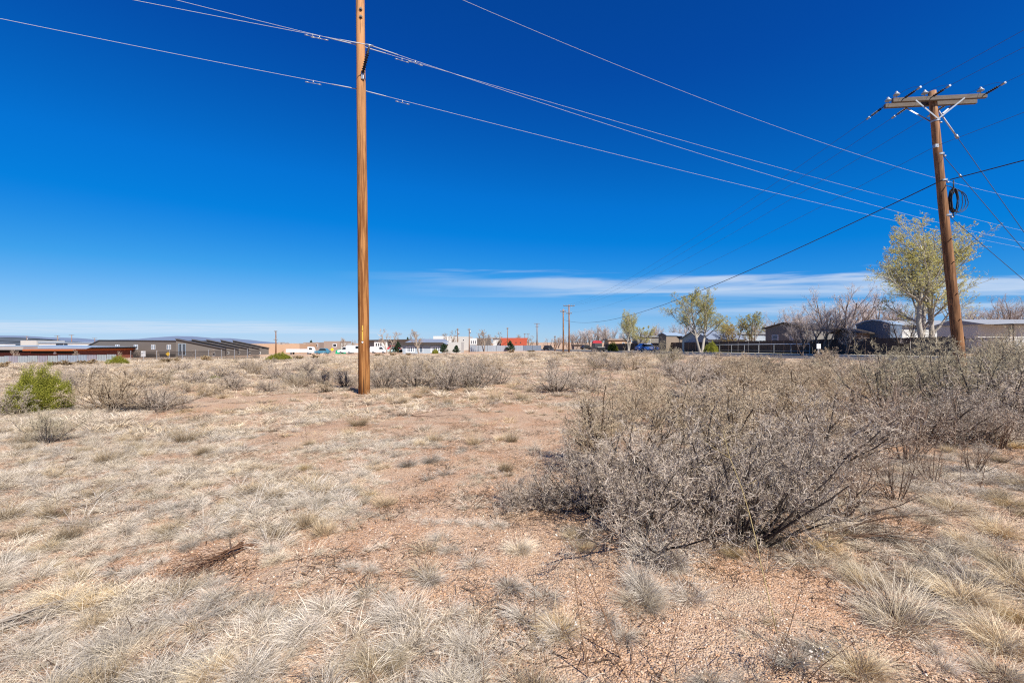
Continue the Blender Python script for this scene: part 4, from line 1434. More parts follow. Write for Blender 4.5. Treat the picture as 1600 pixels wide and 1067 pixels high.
def mesh_shrub(name, seed, n0=20, spread=1.0, h=0.9, k1=7, k2=7, k3=5, c_in=((0.07, 0.055, 0.045), (0.15, 0.125, 0.105)),
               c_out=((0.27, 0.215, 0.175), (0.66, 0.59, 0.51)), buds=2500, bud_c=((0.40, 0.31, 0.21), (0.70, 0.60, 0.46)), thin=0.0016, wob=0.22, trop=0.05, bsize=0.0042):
    rng = np.random.default_rng(seed)
    az = rng.random(n0) * 2 * np.pi
    th = np.arccos(1 - rng.random(n0) * (1 - math.cos(min(1.5, 1.25 * spread))))
    d = np.stack([np.sin(th) * np.cos(az), np.sin(th) * np.sin(az), np.cos(th)], -1)
    pos = np.stack([0.1 * np.cos(az) * rng.random(n0), 0.1 * np.sin(az) * rng.random(n0), np.full(n0, -0.03)], -1)
    L = h * rng.uniform(0.62, 1.0, n0) * (0.75 + 0.25 * np.sin(th))
    c_mid = (c_in[1], c_out[0])
    specs = [dict(nseg=6, wob=wob * 0.6, trop=trop, sides=4, n=k1, t0=0.2, ang=0.75, ratio=0.5, rratio=0.55),
             dict(nseg=4, wob=wob, trop=trop, sides=3, n=k2, t0=0.15, ang=0.85, ratio=0.5, rratio=0.6, rmin=0.0022),
             dict(nseg=3, wob=wob * 1.2, trop=trop, sides=2, n=k3, t0=0.1, ang=0.9, ratio=0.5, rratio=0.7, rmin=thin * 1.25),
             dict(nseg=2, wob=wob * 1.4, trop=trop, sides=2, rmin=thin)]
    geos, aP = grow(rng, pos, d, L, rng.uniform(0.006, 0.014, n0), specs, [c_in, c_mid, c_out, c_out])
    g = merge(geos)
    if buds:
        V, Q, C = flakes(rng, points_on(rng, aP[3][0], buds), bsize, bud_c)
        g.add(V, Q, C)
    return g.mesh(name, M_TWIG)


SRC = {}


def source(name, me):
    o = bpy.data.objects.new(name, me)
    return o


def scatter(name, label, cat, pts, rot, scl, idx, meshes, seed=0):
    """one object: points carrying copies of a few plant meshes (uncountable ground cover)"""
    coll = bpy.data.collections.new(name + '_kinds')
    for i, me in enumerate(meshes):
        coll.objects.link(bpy.data.objects.new('%s_kind_%02d' % (name, i), me))
    me = bpy.data.meshes.new(name)
    n = len(pts)
    me.vertices.add(n); me.vertices.foreach_set('co', np.asarray(pts, np.float32).ravel())
    a = me.attributes.new('rot', 'FLOAT_VECTOR', 'POINT'); a.data.foreach_set('vector', np.asarray(rot, np.float32).ravel())
    a = me.attributes.new('scl', 'FLOAT_VECTOR', 'POINT'); a.data.foreach_set('vector', np.asarray(scl, np.float32).ravel())
    a = me.attributes.new('idx', 'INT', 'POINT'); a.data.foreach_set('value', np.asarray(idx, np.int32).ravel())
    o = link(name, me)
    ng = bpy.data.node_groups.new(name, 'GeometryNodeTree')
    ng.interface.new_socket('Geometry', in_out='INPUT', socket_type='NodeSocketGeometry')
    ng.interface.new_socket('Geometry', in_out='OUTPUT', socket_type='NodeSocketGeometry')
    gi = nd(ng, 'NodeGroupInput'); go = nd(ng, 'NodeGroupOutput')
    iop = nd(ng, 'GeometryNodeInstanceOnPoints'); iop.inputs['Pick Instance'].default_value = True
    ci = nd(ng, 'GeometryNodeCollectionInfo'); ci.inputs['Collection'].default_value = coll
    ci.inputs['Separate Children'].default_value = True; ci.inputs['Reset Children'].default_value = True
    L = ng.links
    L.new(gi.outputs[0], iop.inputs['Points']); L.new(ci.outputs[0], iop.inputs['Instance'])
    for nm, dt, sock in (('rot', 'FLOAT_VECTOR', 'Rotation'), ('scl', 'FLOAT_VECTOR', 'Scale'), ('idx', 'INT', 'Instance Index')):
        na = nd(ng, 'GeometryNodeInputNamedAttribute', data_type=dt); na.inputs['Name'].default_value = nm
        L.new(na.outputs['Attribute'], iop.inputs[sock])
    L.new(iop.outputs[0], go.inputs[0])
    md = o.modifiers.new('scatter', 'NODES'); md.node_group = ng
    return tag(o, label, cat, kind='stuff')


def to_px(x, y, z):
    return 800 + F * x / y, HOR - F * (z - EYE) / y


# ---- where grass grows: bare sandy patches given by photo position, turned into places on the ground
BARE = []
for px, py, rx, ry, amt in [(650, 668, 3.0, 1.6, .6), (760, 640, 2.6, 2.0, .5), (480, 905, .55, .30, .95), (330, 885, .5, .25, .8), (720, 790, .75, .8, .95), (600, 850, .6, .5, .85),
                            (1190, 935, .62, .50, 1.3), (985, 1030, .30, .32, 1.2), (1300, 960, .35, .35, .9), (1500, 830, .5, .35, .5), (760, 925, .25, .5, 1.1), (1460, 1020, .35, .2, .9),
                            (870, 930, .35, .4, .6), (150, 905, .7, .2, .7), (540, 1010, .25, .12, .6), (690, 880, .5, .35, .9), (430, 850, .6, .3, .7), (840, 700, 1.3, 1.6, .5), (700, 720, 1.6, 1.0, .5),
                            (1340, 865, .4, .25, .4), (1150, 1000, .6, .3, 1.0), (390, 625, 1.6, 1.4, .7), (330, 640, 1.0, 1.0, .5), (840, 985, .2, .3, .5)]:
    gx, gy = gp(px, py)
    BARE.append((gx, gy, rx, ry, amt))
DENSE = []
for px, py, rx, ry, amt in [(150, 720, 3.0, 1.8, .5), (120, 1000, 1.3, .5, .7), (500, 1000, .9, .35, .6), (660, 1020, .5, .3, .5), (250, 800, 2.5, 1.0, .4), (1480, 950, .8, .5, .45), (1500, 760, 2.0, 1.0, .45), (1450, 880, .8, .4, .35), (930, 900, .4, .35, .3)]:
    gx, gy = gp(px, py)
    DENSE.append((gx, gy, rx, ry, amt))


def grass_density(x, y):
    d = 0.40 + 0.95 * (fbm(x / 0.9, y / 0.9, 61, 3) - 0.5) * 2 + 0.35 * (fbm(x / 4.0, y / 4.0, 71, 2) - 0.5) * 2
    d = d + 0.12 * np.clip(-x / 3.0, -1, 1)
    for gx, gy, rx, ry, amt in BARE:
        d = d - amt * np.exp(-(((x - gx) / rx) ** 2 + ((y - gy) / ry) ** 2))
    for gx, gy, rx, ry, amt in DENSE:
        d = d + amt * np.exp(-(((x - gx) / rx) ** 2 + ((y - gy) / ry) ** 2))
    return np.clip(d, 0, 1)


def fan(rng, n, y0, y1, power=1.0, margin=1.2, extra=1.6):
    """points in the ground wedge in front of the lot's edge, denser towards the near end"""
    u = rng.random(n)
    y = y0 * (y1 / y0) ** u if power == 0 else (y0 ** power + u * (y1 ** power - y0 ** power)) ** (1 / power)
    x = (rng.random(n) * 2 - 1) * (y * margin + extra)
    return x, y


def in_lot(x, y):
    left_edge = 92 - 0.10 * (x + 90)
    return (x < road_x(y) - 10.5) & (y < np.where(x < 0, np.minimum(left_edge + 12, 118), 118))


# ---- ground cover (stuff): mat grass, mid-field tufts, gravel
def build_cover():
    rng = np.random.default_rng(11)
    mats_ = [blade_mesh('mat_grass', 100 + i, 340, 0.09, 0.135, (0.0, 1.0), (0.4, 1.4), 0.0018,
                        [(0.23, 0.18, 0.12), (0.27, 0.215, 0.15), (0.21, 0.17, 0.13), (0.27, 0.19, 0.11)][i % 4], [(0.77, 0.70, 0.60), (0.78, 0.71, 0.58), (0.68, 0.64, 0.58), (0.72, 0.63, 0.48)][i % 4], 4, 0.32, clumps=2) for i in range(6)]  # stained blade feet, colour darkened further as shade inside the tufts
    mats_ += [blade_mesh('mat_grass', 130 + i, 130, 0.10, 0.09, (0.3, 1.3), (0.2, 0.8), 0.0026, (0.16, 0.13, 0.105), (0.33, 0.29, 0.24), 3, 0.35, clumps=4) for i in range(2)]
    # near mats
    n = 29000
    x, y = fan(rng, n, 1.2, 13.0, 1.35)
    keep = rng.random(n) < np.clip(grass_density(x, y) * 1.6 - 0.25, 0.03, 1) * np.where(y < 3.5, 0.66, 0.62)
    x, y = x[keep], y[keep]
    z = ground(x, y)
    n = len(x)
    sc = rng.lognormal(-0.14, 0.32, n)
    idx = rng.choice(8, n, p=[.14, .14, .13, .11, .12, .09, .15, .12])
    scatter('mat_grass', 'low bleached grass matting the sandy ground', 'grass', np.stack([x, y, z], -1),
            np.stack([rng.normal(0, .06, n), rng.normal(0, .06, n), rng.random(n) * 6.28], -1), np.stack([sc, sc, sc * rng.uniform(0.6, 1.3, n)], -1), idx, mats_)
    # farther tufts, coarser blades
    far = [blade_mesh('field_tuft', 160 + i, 150, 0.13, 0.21, (0.05, 0.9), (0.1, 0.7), 0.0055,
                      [(0.30, 0.23, 0.15), (0.36, 0.29, 0.19), (0.28, 0.20, 0.10), (0.14, 0.105, 0.075), (0.38, 0.29, 0.18)][i % 5],
                      [(0.72, 0.64, 0.53), (0.78, 0.70, 0.59), (0.62, 0.51, 0.34), (0.44, 0.37, 0.30), (0.76, 0.67, 0.53)][i % 5], 3, 0.3, clumps=3) for i in range(10)]
    n = 52000
    x, y = fan(rng, n, 8.5, 120.0, 0.75, 1.2)
    keep = in_lot(x, y) & (rng.random(n) < np.clip(0.08 + 1.5 * grass_density(x, y), 0, 1) * np.clip(y / 28, 0.42, 1))
    x, y = x[keep], y[keep]; n = len(x)
    z = ground(x, y)
    dk = rng.random(n) < 0.16
    sc = rng.lognormal(-0.12, 0.33, n) * (1 + np.clip((y - 25) / 50, 0, 1.0))
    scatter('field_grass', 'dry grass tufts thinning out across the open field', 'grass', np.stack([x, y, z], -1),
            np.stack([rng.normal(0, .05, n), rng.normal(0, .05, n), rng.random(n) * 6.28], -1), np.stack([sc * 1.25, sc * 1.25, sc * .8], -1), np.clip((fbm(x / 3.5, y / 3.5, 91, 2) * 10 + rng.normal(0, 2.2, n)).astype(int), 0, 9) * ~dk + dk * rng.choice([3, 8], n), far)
    # gravel on the bare patches
    M_ST = [mat('gravel_' + nm, c, 0.9, 0.25, 40) for nm, c in (('tan', (0.55, 0.38, 0.26)), ('pale', (0.62, 0.52, 0.43)), ('dark', (0.24, 0.15, 0.11)), ('orange', (0.52, 0.30, 0.17)))]
    stones = []
    ico_v = np.array([(0, 0, 1), (.89, 0, .45), (.28, .85, .45), (-.72, .53, .45), (-.72, -.53, .45), (.28, -.85, .45), (.72, .53, -.45), (-.28, .85, -.45), (-.89, 0, -.45), (-.28, -.85, -.45), (.72, -.53, -.45), (0, 0, -1)])
    ico_f = np.array([(0, 1, 2), (0, 2, 3), (0, 3, 4), (0, 4, 5), (0, 5, 1), (1, 6, 2), (2, 7, 3), (3, 8, 4), (4, 9, 5), (5, 10, 1), (2, 6, 7), (3, 7, 8), (4, 8, 9), (5, 9, 10), (1, 10, 6), (6, 11, 7), (7, 11, 8), (8, 11, 9), (9, 11, 10), (10, 11, 6)])
    for i in range(8):
        v = ico_v * (1 + rng.uniform(-.3, .3, (12, 1))) * np.array([1, rng.uniform(.6, 1), rng.uniform(.45, .8)])
        stones.append(mesh_np('gravel_stone', v, ico_f, M_ST[i % 4]))
    n = 110000
    x, y = fan(rng, n, 1.2, 9.0, 1.0)
    keep = rng.random(n) < np.clip(1.05 - 1.5 * grass_density(x, y), 0.10, 1)
    x, y = x[keep], y[keep]; n = len(x)
    s = np.clip(rng.lognormal(math.log(0.0032), 0.5, n), 0.0015, 0.013)
    scatter('gravel', 'small loose stones lying on the bare reddish soil', 'gravel', np.stack([x, y, ground(x, y) + s * 0.2], -1),
            rng.random((n, 3)) * 6.28 * np.array([.1, .1, 1]), np.stack([s, s, s], -1), rng.choice(8, n, p=[.2, .12, .1, .16, .2, .08, .06, .08]), stones)


build_cover()


def build_litter():
    rng = np.random.default_rng(17)
    ms = []
    for i in range(4):
        n = 46; g = Geo()
        pos = np.stack([rng.normal(0, .13, n), rng.normal(0, .13, n), rng.uniform(.002, .012, n)], -1)
        a = rng.random(n) * 6.28
        P = polylines(rng, pos, np.stack([np.cos(a), np.sin(a), rng.normal(0, .08, n)], -1), rng.uniform(.02, .11, n), 3, .18, 0)
        V, Q = tubes(rng, P, np.full((n, 4), .0014) * rng.uniform(.6, 1.6, (n, 1)), 3)
        c = np.array([(.13, .085, .06), (.30, .24, .19), (.09, .065, .05), (.22, .14, .09)][i]) * rng.uniform(.6, 1.5, (n, 1, 1))
        g.add(V, Q, np.broadcast_to(c, (n, 12, 3)).reshape(-1, 3))
        pts = np.stack([rng.normal(0, .14, 90), rng.normal(0, .14, 90), rng.uniform(.002, .008, 90)], -1)
        V, Q, C = flakes(rng, pts, .0055, ((.14, .085, .05), (.46, .36, .24)), .9)
        g.add(V, Q, C); ms.append(g.mesh('twig_litter', M_TWIG))
    n = 3400
    x, y = fan(rng, n, 1.7, 10.0, 1.2)
    cx_, cy_ = gp(1080, 800)
    near = np.exp(-(((x - cx_) / 2.2) ** 2 + ((y - cy_) / 1.6) ** 2))
    gx_, gy_ = gp(1190, 945)
    clear = np.exp(-(((x - gx_) / .75) ** 2 + ((y - gy_) / .5) ** 2))
    keep = rng.random(n) < 0.22 + 0.6 * near + 0.12 * (x > 1.2) - 0.6 * clear
    x, y = x[keep], y[keep]; n = len(x); s = rng.uniform(.6, 1.4, n)
    scatter('twig_litter', 'broken twigs and leaf scraps strewn over the soil', 'litter', np.stack([x, y, ground(x, y)], -1), np.stack([np.zeros(n), np.zeros(n), rng.random(n) * 6.28], -1), np.stack([s, s, s], -1), rng.integers(0, 4, n), ms)


build_litter()

# ---- countable plants -----------------------------------------------------------------------------------------


def place(name, me, x, y, sx, sy, sz, rz, label, cat, group, sink=0.0, tilt=(0, 0)):
    o = link(name, me)
    o.location = (x, y, gz(x, y) - sink)
    o.rotation_euler = (tilt[0], tilt[1], rz)
    o.scale = (sx, sy, sz)
    return tag(o, label, cat, group)


# nearest bunchgrass tufts
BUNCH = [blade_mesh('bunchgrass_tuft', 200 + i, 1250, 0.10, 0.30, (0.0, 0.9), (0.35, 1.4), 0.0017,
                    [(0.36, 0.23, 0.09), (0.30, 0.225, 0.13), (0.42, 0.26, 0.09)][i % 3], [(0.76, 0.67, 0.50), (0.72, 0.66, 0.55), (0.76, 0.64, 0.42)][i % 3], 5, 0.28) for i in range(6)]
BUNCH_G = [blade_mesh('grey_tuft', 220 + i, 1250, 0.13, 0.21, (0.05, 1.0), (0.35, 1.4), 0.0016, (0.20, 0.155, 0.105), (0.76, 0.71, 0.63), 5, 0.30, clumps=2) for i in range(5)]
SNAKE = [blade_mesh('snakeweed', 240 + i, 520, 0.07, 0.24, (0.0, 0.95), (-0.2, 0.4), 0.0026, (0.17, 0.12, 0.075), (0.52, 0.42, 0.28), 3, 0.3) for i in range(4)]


def build_tufts():
    rng = np.random.default_rng(21)
    # hand-placed: clear tufts of the photograph (px, py of the foot, width px, kind)
    spots = [(1400, 975, 175, 's'), (1570, 1015, 130, 's'), (1350, 915, 80, 's'), (1500, 935, 110, 's'), (1590, 915, 120, 's'), (1520, 865, 110, 'g'), (1560, 835, 90, 's'), (1430, 860, 80, 'g'), (1490, 800, 80, 's'),
             (1010, 890, 130, 't'), (1045, 930, 110, 't'), (975, 915, 100, 't'), (1000, 945, 100, 's'), (1070, 895, 70, 'g'), (985, 1000, 90, 'g'), (860, 930, 110, 'g'), (830, 965, 110, 'g'), (870, 985, 90, 's'), (715, 905, 90, 'g'), (740, 1030, 130, 'g'),
             (640, 975, 130, 'g'), (690, 1000, 110, 'g'), (500, 975, 120, 'g'), (590, 955, 80, 'g'), (590, 1045, 110, 's'), (450, 1035, 120, 'g'), (350, 1000, 110, 'g'), (270, 1045, 120, 'g'), (230, 985, 110, 'g'), (160, 1030, 110, 'g'),
             (60, 1030, 120, 'g'), (100, 970, 90, 'g'), (330, 1055, 100, 's'), (420, 985, 90, 'g'), (150, 945, 70, 's'), (60, 890, 80, 'g'), (80, 890, 40, 's'), (190, 895, 60, 'g'), (240, 880, 60, 'g'), (120, 905, 50, 's'),
             (270, 830, 60, 's'), (190, 835, 70, 'g'), (330, 835, 50, 'g'), (430, 880, 55, 's'), (560, 895, 60, 'g'), (680, 855, 60, 'g'), (600, 790, 50, 'n'), (540, 790, 60, 'g'), (710, 815, 60, 'g'), (760, 825, 60, 'g'), (810, 860, 70, 's'),
             (395, 770, 45, 'n'), (430, 780, 45, 'n'), (290, 690, 36, 'n'), (640, 725, 60, 'g'), (585, 735, 30, 'n'), (485, 695, 22, 'n'), (560, 665, 36, 'n'), (545, 680, 26, 'n'), (680, 690, 32, 'n'), (275, 685, 26, 'n'), (205, 700, 26, 'n'),
             (320, 710, 30, 'n'), (215, 690, 24, 'n'), (370, 700, 22, 'n'), (610, 628, 20, 'b'), (632, 630, 22, 'b'), (650, 622, 24, 'b'), (665, 615, 20, 'b'), (690, 615, 22, 'b'), (700, 632, 24, 'n'), (740, 625, 20, 'n'), (775, 625, 26, 'n'),
             (815, 625, 26, 'n'), (828, 612, 18, 'b'), (730, 612, 18, 'b'), (570, 614, 18, 'b'), (585, 620, 22, 'b'), (600, 612, 18, 'b'), (410, 605, 22, 'n'), (320, 620, 30, 'n'), (350, 622, 22, 'n'), (740, 695, 28, 'n'), (800, 690, 26, 'n'),
             (790, 735, 34, 'n'), (10, 810, 60, 'n'), (1380, 690, 30, 's'), (1430, 685, 34, 's'), (1370, 730, 26, 's'), (1465, 735, 34, 's'), (1550, 738, 30, 's'), (1590, 700, 40, 's'), (1470, 780, 50, 'g'), (1400, 760, 60, 'g'),
             (1310, 830, 70, 's'), (1560, 660, 50, 's'), (1480, 720, 40, 'g'), (1540, 710, 40, 'g'), (1450, 815, 60, 's'), (1530, 815, 70, 'g'), (1575, 790, 60, 's'), (1420, 800, 60, 'g'), (1500, 845, 60, 's'), (1460, 900, 70, 'g'), (1560, 880, 80, 's'), (1590, 760, 50, 's'), (1520, 770, 46, 'g'), (1440, 760, 46, 's'), (1380, 800, 60, 'g'), (1350, 960, 60, 'g'), (1530, 985, 90, 'g'), (1590, 970, 80, 's'), (1460, 1040, 80, 'g'), (1560, 1060, 100, 's'), (1145, 868, 40, 'r'), (905, 845, 60, 's'), (915, 860, 50, 's'), (1290, 860, 60, 's'), (1250, 1045, 120, 'g'), (1340, 1050, 120, 's'), (1110, 1060, 100, 'g')]
    used = []
    spots = [s + (0,) for s in spots]
    # more of the same, wherever the density map says grass, nearest first
    n = 900
    x, y = fan(rng, n, 1.9, 12.0, 1.25, 1.16, 0.0)
    ok = rng.random(n) < grass_density(x, y) * 0.9
    extra = sorted([(float(b), float(a)) for a, b in zip(x[ok], y[ok])])
    for px, py, w, k, _ in spots:
        gx, gy = gp(px, py)
        used.append((gx, gy, w / F * gy, k))
    for gy, gx in extra:
        if len(used) >= 292: break
        wd = rng.uniform(0.16, 0.36)
        if all((gx - a) ** 2 + (gy - b) ** 2 > (0.35 * (wd + c)) ** 2 for a, b, c, k in used):
            kk = rng.choice(['g', 's', 'n'], p=[.55, .2, .25] if gx < 1 else [.3, .6, .1])
            used.append((gx, gy, wd, str(kk)))
    cnt = 0
    for gx, gy, wd, k in used:
        if k in ('s', 'r'):
            me = BUNCH[rng.integers(0, 6)]; bw = 0.47; nm = 'bunchgrass_tuft'; ct = 'grass tuft'
            look = 'straw coloured bunchgrass tuft'
        elif k in ('g', 't'):
            me = BUNCH_G[rng.integers(0, 5)]; bw = 0.47; nm = 'bunchgrass_tuft'; ct = 'grass tuft'
            look = 'bleached grey bunchgrass tuft'
        else:
            me = SNAKE[rng.integers(0, 4)]; bw = 0.32; nm = 'snakeweed_plant'; ct = 'plant'
            look = 'small yellowish brown snakeweed dome' if k == 'n' else 'rounded golden snakeweed dome'
        s = wd / bw
        px, py = to_px(gx, gy, gz(gx, gy))
        if gy < 2.75: wh = 'at the near edge of the lot'
        elif px < 330: wh = 'among the pale grass below the green juniper'
        elif px < 620: wh = 'on open ground before the tall bare pole'
        elif px < 850: wh = 'on the sandy strip left of the large grey thicket'
        elif px < 1330: wh = 'at the foot of the large grey thicket'
        else: wh = 'on the gravel right of the large grey thicket'
        size = 'big ' if wd > 0.42 else ('tiny ' if wd < 0.17 else '')
        sz = s * rng.uniform(0.75, 1.2) * (1.7 if k in ('r', 't') else 1.0) * (1.0 if gy < 6 else 1.15)
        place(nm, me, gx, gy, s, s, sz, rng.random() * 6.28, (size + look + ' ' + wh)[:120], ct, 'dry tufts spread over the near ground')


build_tufts()

TW_DARK = ((0.11, 0.09, 0.075), (0.21, 0.18, 0.155))
SHRUBS = {
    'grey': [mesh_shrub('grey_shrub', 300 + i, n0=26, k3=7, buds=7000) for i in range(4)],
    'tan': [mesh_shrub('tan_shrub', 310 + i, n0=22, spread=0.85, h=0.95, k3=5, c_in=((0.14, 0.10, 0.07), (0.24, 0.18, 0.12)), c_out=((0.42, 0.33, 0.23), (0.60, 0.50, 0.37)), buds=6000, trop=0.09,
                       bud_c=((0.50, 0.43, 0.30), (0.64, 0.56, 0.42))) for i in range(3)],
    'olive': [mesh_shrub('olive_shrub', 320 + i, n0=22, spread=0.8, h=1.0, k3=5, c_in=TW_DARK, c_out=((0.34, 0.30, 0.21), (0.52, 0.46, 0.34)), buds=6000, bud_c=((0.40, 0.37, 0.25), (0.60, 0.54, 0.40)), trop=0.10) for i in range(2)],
    'wispy': [mesh_shrub('wispy_shrub', 330 + i, n0=12, spread=0.8, h=1.0, k1=6, k2=5, k3=4, c_in=((0.16, 0.11, 0.08), (0.24, 0.18, 0.14)), c_out=((0.30, 0.22, 0.17), (0.42, 0.34, 0.27)), buds=1600, trop=0.06,
                         bud_c=((0.60, 0.52, 0.42), (0.74, 0.68, 0.58)), bsize=0.006) for i in range(2)],
    # for the middle distance: fewer, thicker twigs
    'far': [mesh_shrub('field_shrub', 340 + i, n0=16, spread=1.0, k1=6, k2=5, k3=4, buds=1400, thin=0.0045, bsize=0.013, c_in=TW_DARK,
                       c_out=[((0.32, 0.27, 0.24), (0.50, 0.45, 0.40)), ((0.38, 0.30, 0.21), (0.56, 0.46, 0.33)), ((0.30, 0.26, 0.19), (0.48, 0.42, 0.31))][i % 3]) for i in range(6)],
}
LOOK = {'grey': 'leafless grey twiggy shrub', 'tan': 'dry tan twiggy shrub', 'olive': 'olive grey bushy shrub', 'wispy': 'thin wispy brown shrub with pale seed heads', 'far': 'low grey brown shrub'}


def shrub(kind, px, py, w, top, label, group, rng, depth=1.0):
    gx, gy = gp(px, py)
    h = (py - top) / F * gy * 1.0
    wd = w / F * gy
    me = SHRUBS[kind][rng.integers(0, len(SHRUBS[kind]))]
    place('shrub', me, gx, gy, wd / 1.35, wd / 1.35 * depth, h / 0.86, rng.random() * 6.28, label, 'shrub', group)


def build_shrubs():
    rng = np.random.default_rng(31)
    near = [  # the big foreground thicket
        ('grey', 1010, 850, 270, 655, 'front grey twiggy shrub of the thicket above the orange stemmed grass'),
        ('grey', 1165, 846, 290, 640, 'widest grey shrub of the thicket, right of the orange stemmed grass'),
        ('grey', 930, 800, 200, 650, 'grey shrub at the left end of the big thicket, touching the sandy strip'),
        ('grey', 1080, 790, 330, 610, 'tall grey shrub in the middle of the big thicket'),
        ('grey', 1230, 795, 190, 630, 'grey shrub at the right shoulder of the big thicket'),
        ('tan', 960, 735, 240, 592, 'tan shrub rising behind the left half of the big thicket'),
        ('tan', 1130, 740, 260, 585, 'tan shrub behind the middle of the big thicket, right of the black plastic bag'),
        ('grey', 1270, 730, 260, 590, 'grey shrub at the back right corner of the big thicket'),
        ('grey', 855, 790, 130, 715, 'low dark grey shrub left of the big thicket, beside the sandy strip'),
        ('wispy', 1315, 805, 180, 690, 'wispy brown shrub leaning out of the thicket to the right'),
        ('wispy', 1420, 720, 170, 590, 'thin brown shrub standing alone right of the thicket'),
        ('grey', 800, 790, 90, 735, 'small dark matted shrub on the sandy strip beside the thicket'),
    ]
    for k, px, py, w, top, lab in near:
        shrub(k, px, py, w, top, lab, 'shrubs of the large foreground thicket', rng)
    mid = [('tan', 1040, 665, 170, 590), ('tan', 1180, 680, 200, 575), ('tan', 1265, 690, 140, 588), ('grey', 1110, 640, 160, 575), ('tan', 1000, 650, 140, 585), ('tan', 1230, 640, 180, 565), ('tan', 1320, 630, 110, 575),
           ('tan', 1160, 610, 130, 562), ('grey', 1080, 605, 110, 556), ('tan', 1260, 612, 150, 558), ('wispy', 1370, 680, 140, 590), ('tan', 1010, 615, 90, 570), ('tan', 1120, 592, 90, 553), ('tan', 1200, 590, 110, 556),
           ('grey', 1050, 588, 90, 552), ('tan', 1300, 595, 110, 556), ('olive', 1180, 585, 80, 560)]
    for k, px, py, w, top in mid:
        shrub(k, px, py, w, top, LOOK[k] + ' in brush behind the black bag', 'brush behind the foreground thicket', rng)
    right = [('tan', 1545, 575, 70, 522), ('tan', 1575, 577, 80, 520), ('olive', 1600, 578, 80, 518), ('wispy', 1560, 700, 120, 620), ('wispy', 1460, 760, 90, 680), ('wispy', 1400, 780, 110, 690), ('wispy', 1520, 740, 80, 670), ('olive', 1400, 650, 190, 545), ('olive', 1495, 665, 210, 532), ('grey', 1585, 680, 220, 540), ('grey', 1450, 690, 190, 590), ('olive', 1540, 640, 190, 528), ('tan', 1370, 620, 140, 545), ('grey', 1530, 690, 170, 600),
             ('wispy', 1480, 700, 150, 610), ('olive', 1430, 610, 150, 538), ('olive', 1590, 625, 170, 535), ('grey', 1340, 600, 110, 552), ('wispy', 1420, 690, 120, 600), ('grey', 1620, 650, 160, 560), ('tan', 1560, 672, 120, 605)]
    for k, px, py, w, top in right:
        shrub(k, px, py, w, top, LOOK[k] + ' in the tall brush round the foot of the right hand pole' if k != 'wispy' else 'thin wispy brown shrub in front of the tall right hand brush', 'tall brush by the right hand pole', rng)
    named = [('grey', 868, 612, 100, 560, 'rounded grey shrub standing by itself right of the tall bare pole'),
             ('grey', 925, 612, 80, 575, 'lighter grey shrub leaning against the rounded one'),
             ('tan', 170, 640, 150, 572, 'large tan grey shrub just right of the green juniper'),
             ('grey', 245, 640, 110, 592, 'bluish grey shrub with bare twigs, right of the tan grey one'),
             ('grey', 15, 650, 90, 595, 'grey brown shrub left of the green juniper'),
             ('olive', 75, 692, 90, 640, 'yellowish grey shrub in front of the green juniper'),
             ('tan', 210, 605, 100, 565, 'tan shrub behind the bluish grey one'),
             ('grey', 120, 610, 80, 578, 'grey shrub right behind the green juniper'),
             ('tan', 985, 580, 60, 545, 'tan shrub left of the parked blue car'), ('olive', 1045, 575, 70, 538, 'olive shrub in front of the tan shed with the blue roof'),
             ('grey', 945, 575, 60, 548, 'grey shrub below the dark pickup truck'), ('grey', 1090, 575, 60, 545, 'grey shrub in front of the tall cottonwood across the road')]
    for k, px, py, w, top, lab in named:
        shrub(k, px, py, w, top, lab, None, rng)
    band = [('grey', 600, 606, 70, 556), ('grey', 650, 604, 80, 552), ('grey', 700, 610, 90, 553), ('grey', 745, 606, 80, 556), ('tan', 625, 590, 60, 552), ('tan', 675, 588, 70, 553), ('grey', 730, 588, 60, 552), ('grey', 780, 600, 50, 562),
            ('tan', 775, 582, 50, 555), ('grey', 540, 605, 50, 570), ('grey', 500, 600, 50, 572), ('tan', 590, 580, 40, 555), ('grey', 455, 600, 50, 575), ('grey', 345, 590, 50, 567), ('grey', 280, 580, 40, 562), ('tan', 400, 585, 50, 565),
            ('grey', 310, 600, 55, 575), ('grey', 130, 592, 80, 566), ('grey', 225, 592, 70, 570), ('tan', 300, 612, 60, 590), ('grey', 365, 606, 60, 580), ('tan', 510, 612, 50, 590), ('grey', 430, 592, 60, 566), ('grey', 385, 578, 50, 560), ('tan', 470, 606, 50, 584), ('grey', 420, 612, 40, 588), ('grey', 480, 580, 50, 560)]
    for k, px, py, w, top in band:
        shrub(k, px, py, w, top, LOOK[k] + ' in the brush row behind the tall pole', 'brush behind the tall bare pole', rng)
    n = 0; tries = 0
    while n < 200 and tries < 6000:
        tries += 1
        y = 17 * (100 / 17) ** (rng.random() ** 0.8); x = (rng.random() * 2 - 1) * 1.18 * y
        if not in_lot(x, y): continue
        px, py = to_px(x, y, gz(x, y))
        if 760 < px < 860 and py > 575: continue
        h = np.clip(rng.lognormal(-.62, .38), .25, 1.0) * (1.0 if px < 560 else 1.25); w = h * rng.uniform(1.3, 2.2)
        if abs(px - 569) < 20 and py < 640: continue
        side = 'in the left field, towards the brown warehouse' if px < 520 else ('mid field, towards the blue roofed house' if px < 900 else 'along the road side of the field')
        me = SHRUBS['far'][rng.integers(0, 6)]
        place('shrub', me, x, y, w / 1.35, w / 1.35, h / 0.86, rng.random() * 6.28, ('low grey brown shrub ' if h < .6 else 'knee high grey brown shrub ') + side, 'shrub', 'low shrubs dotted over the field')
        n += 1


build_shrubs()


# ------------------------------------------------------------------ trees and green shrubs


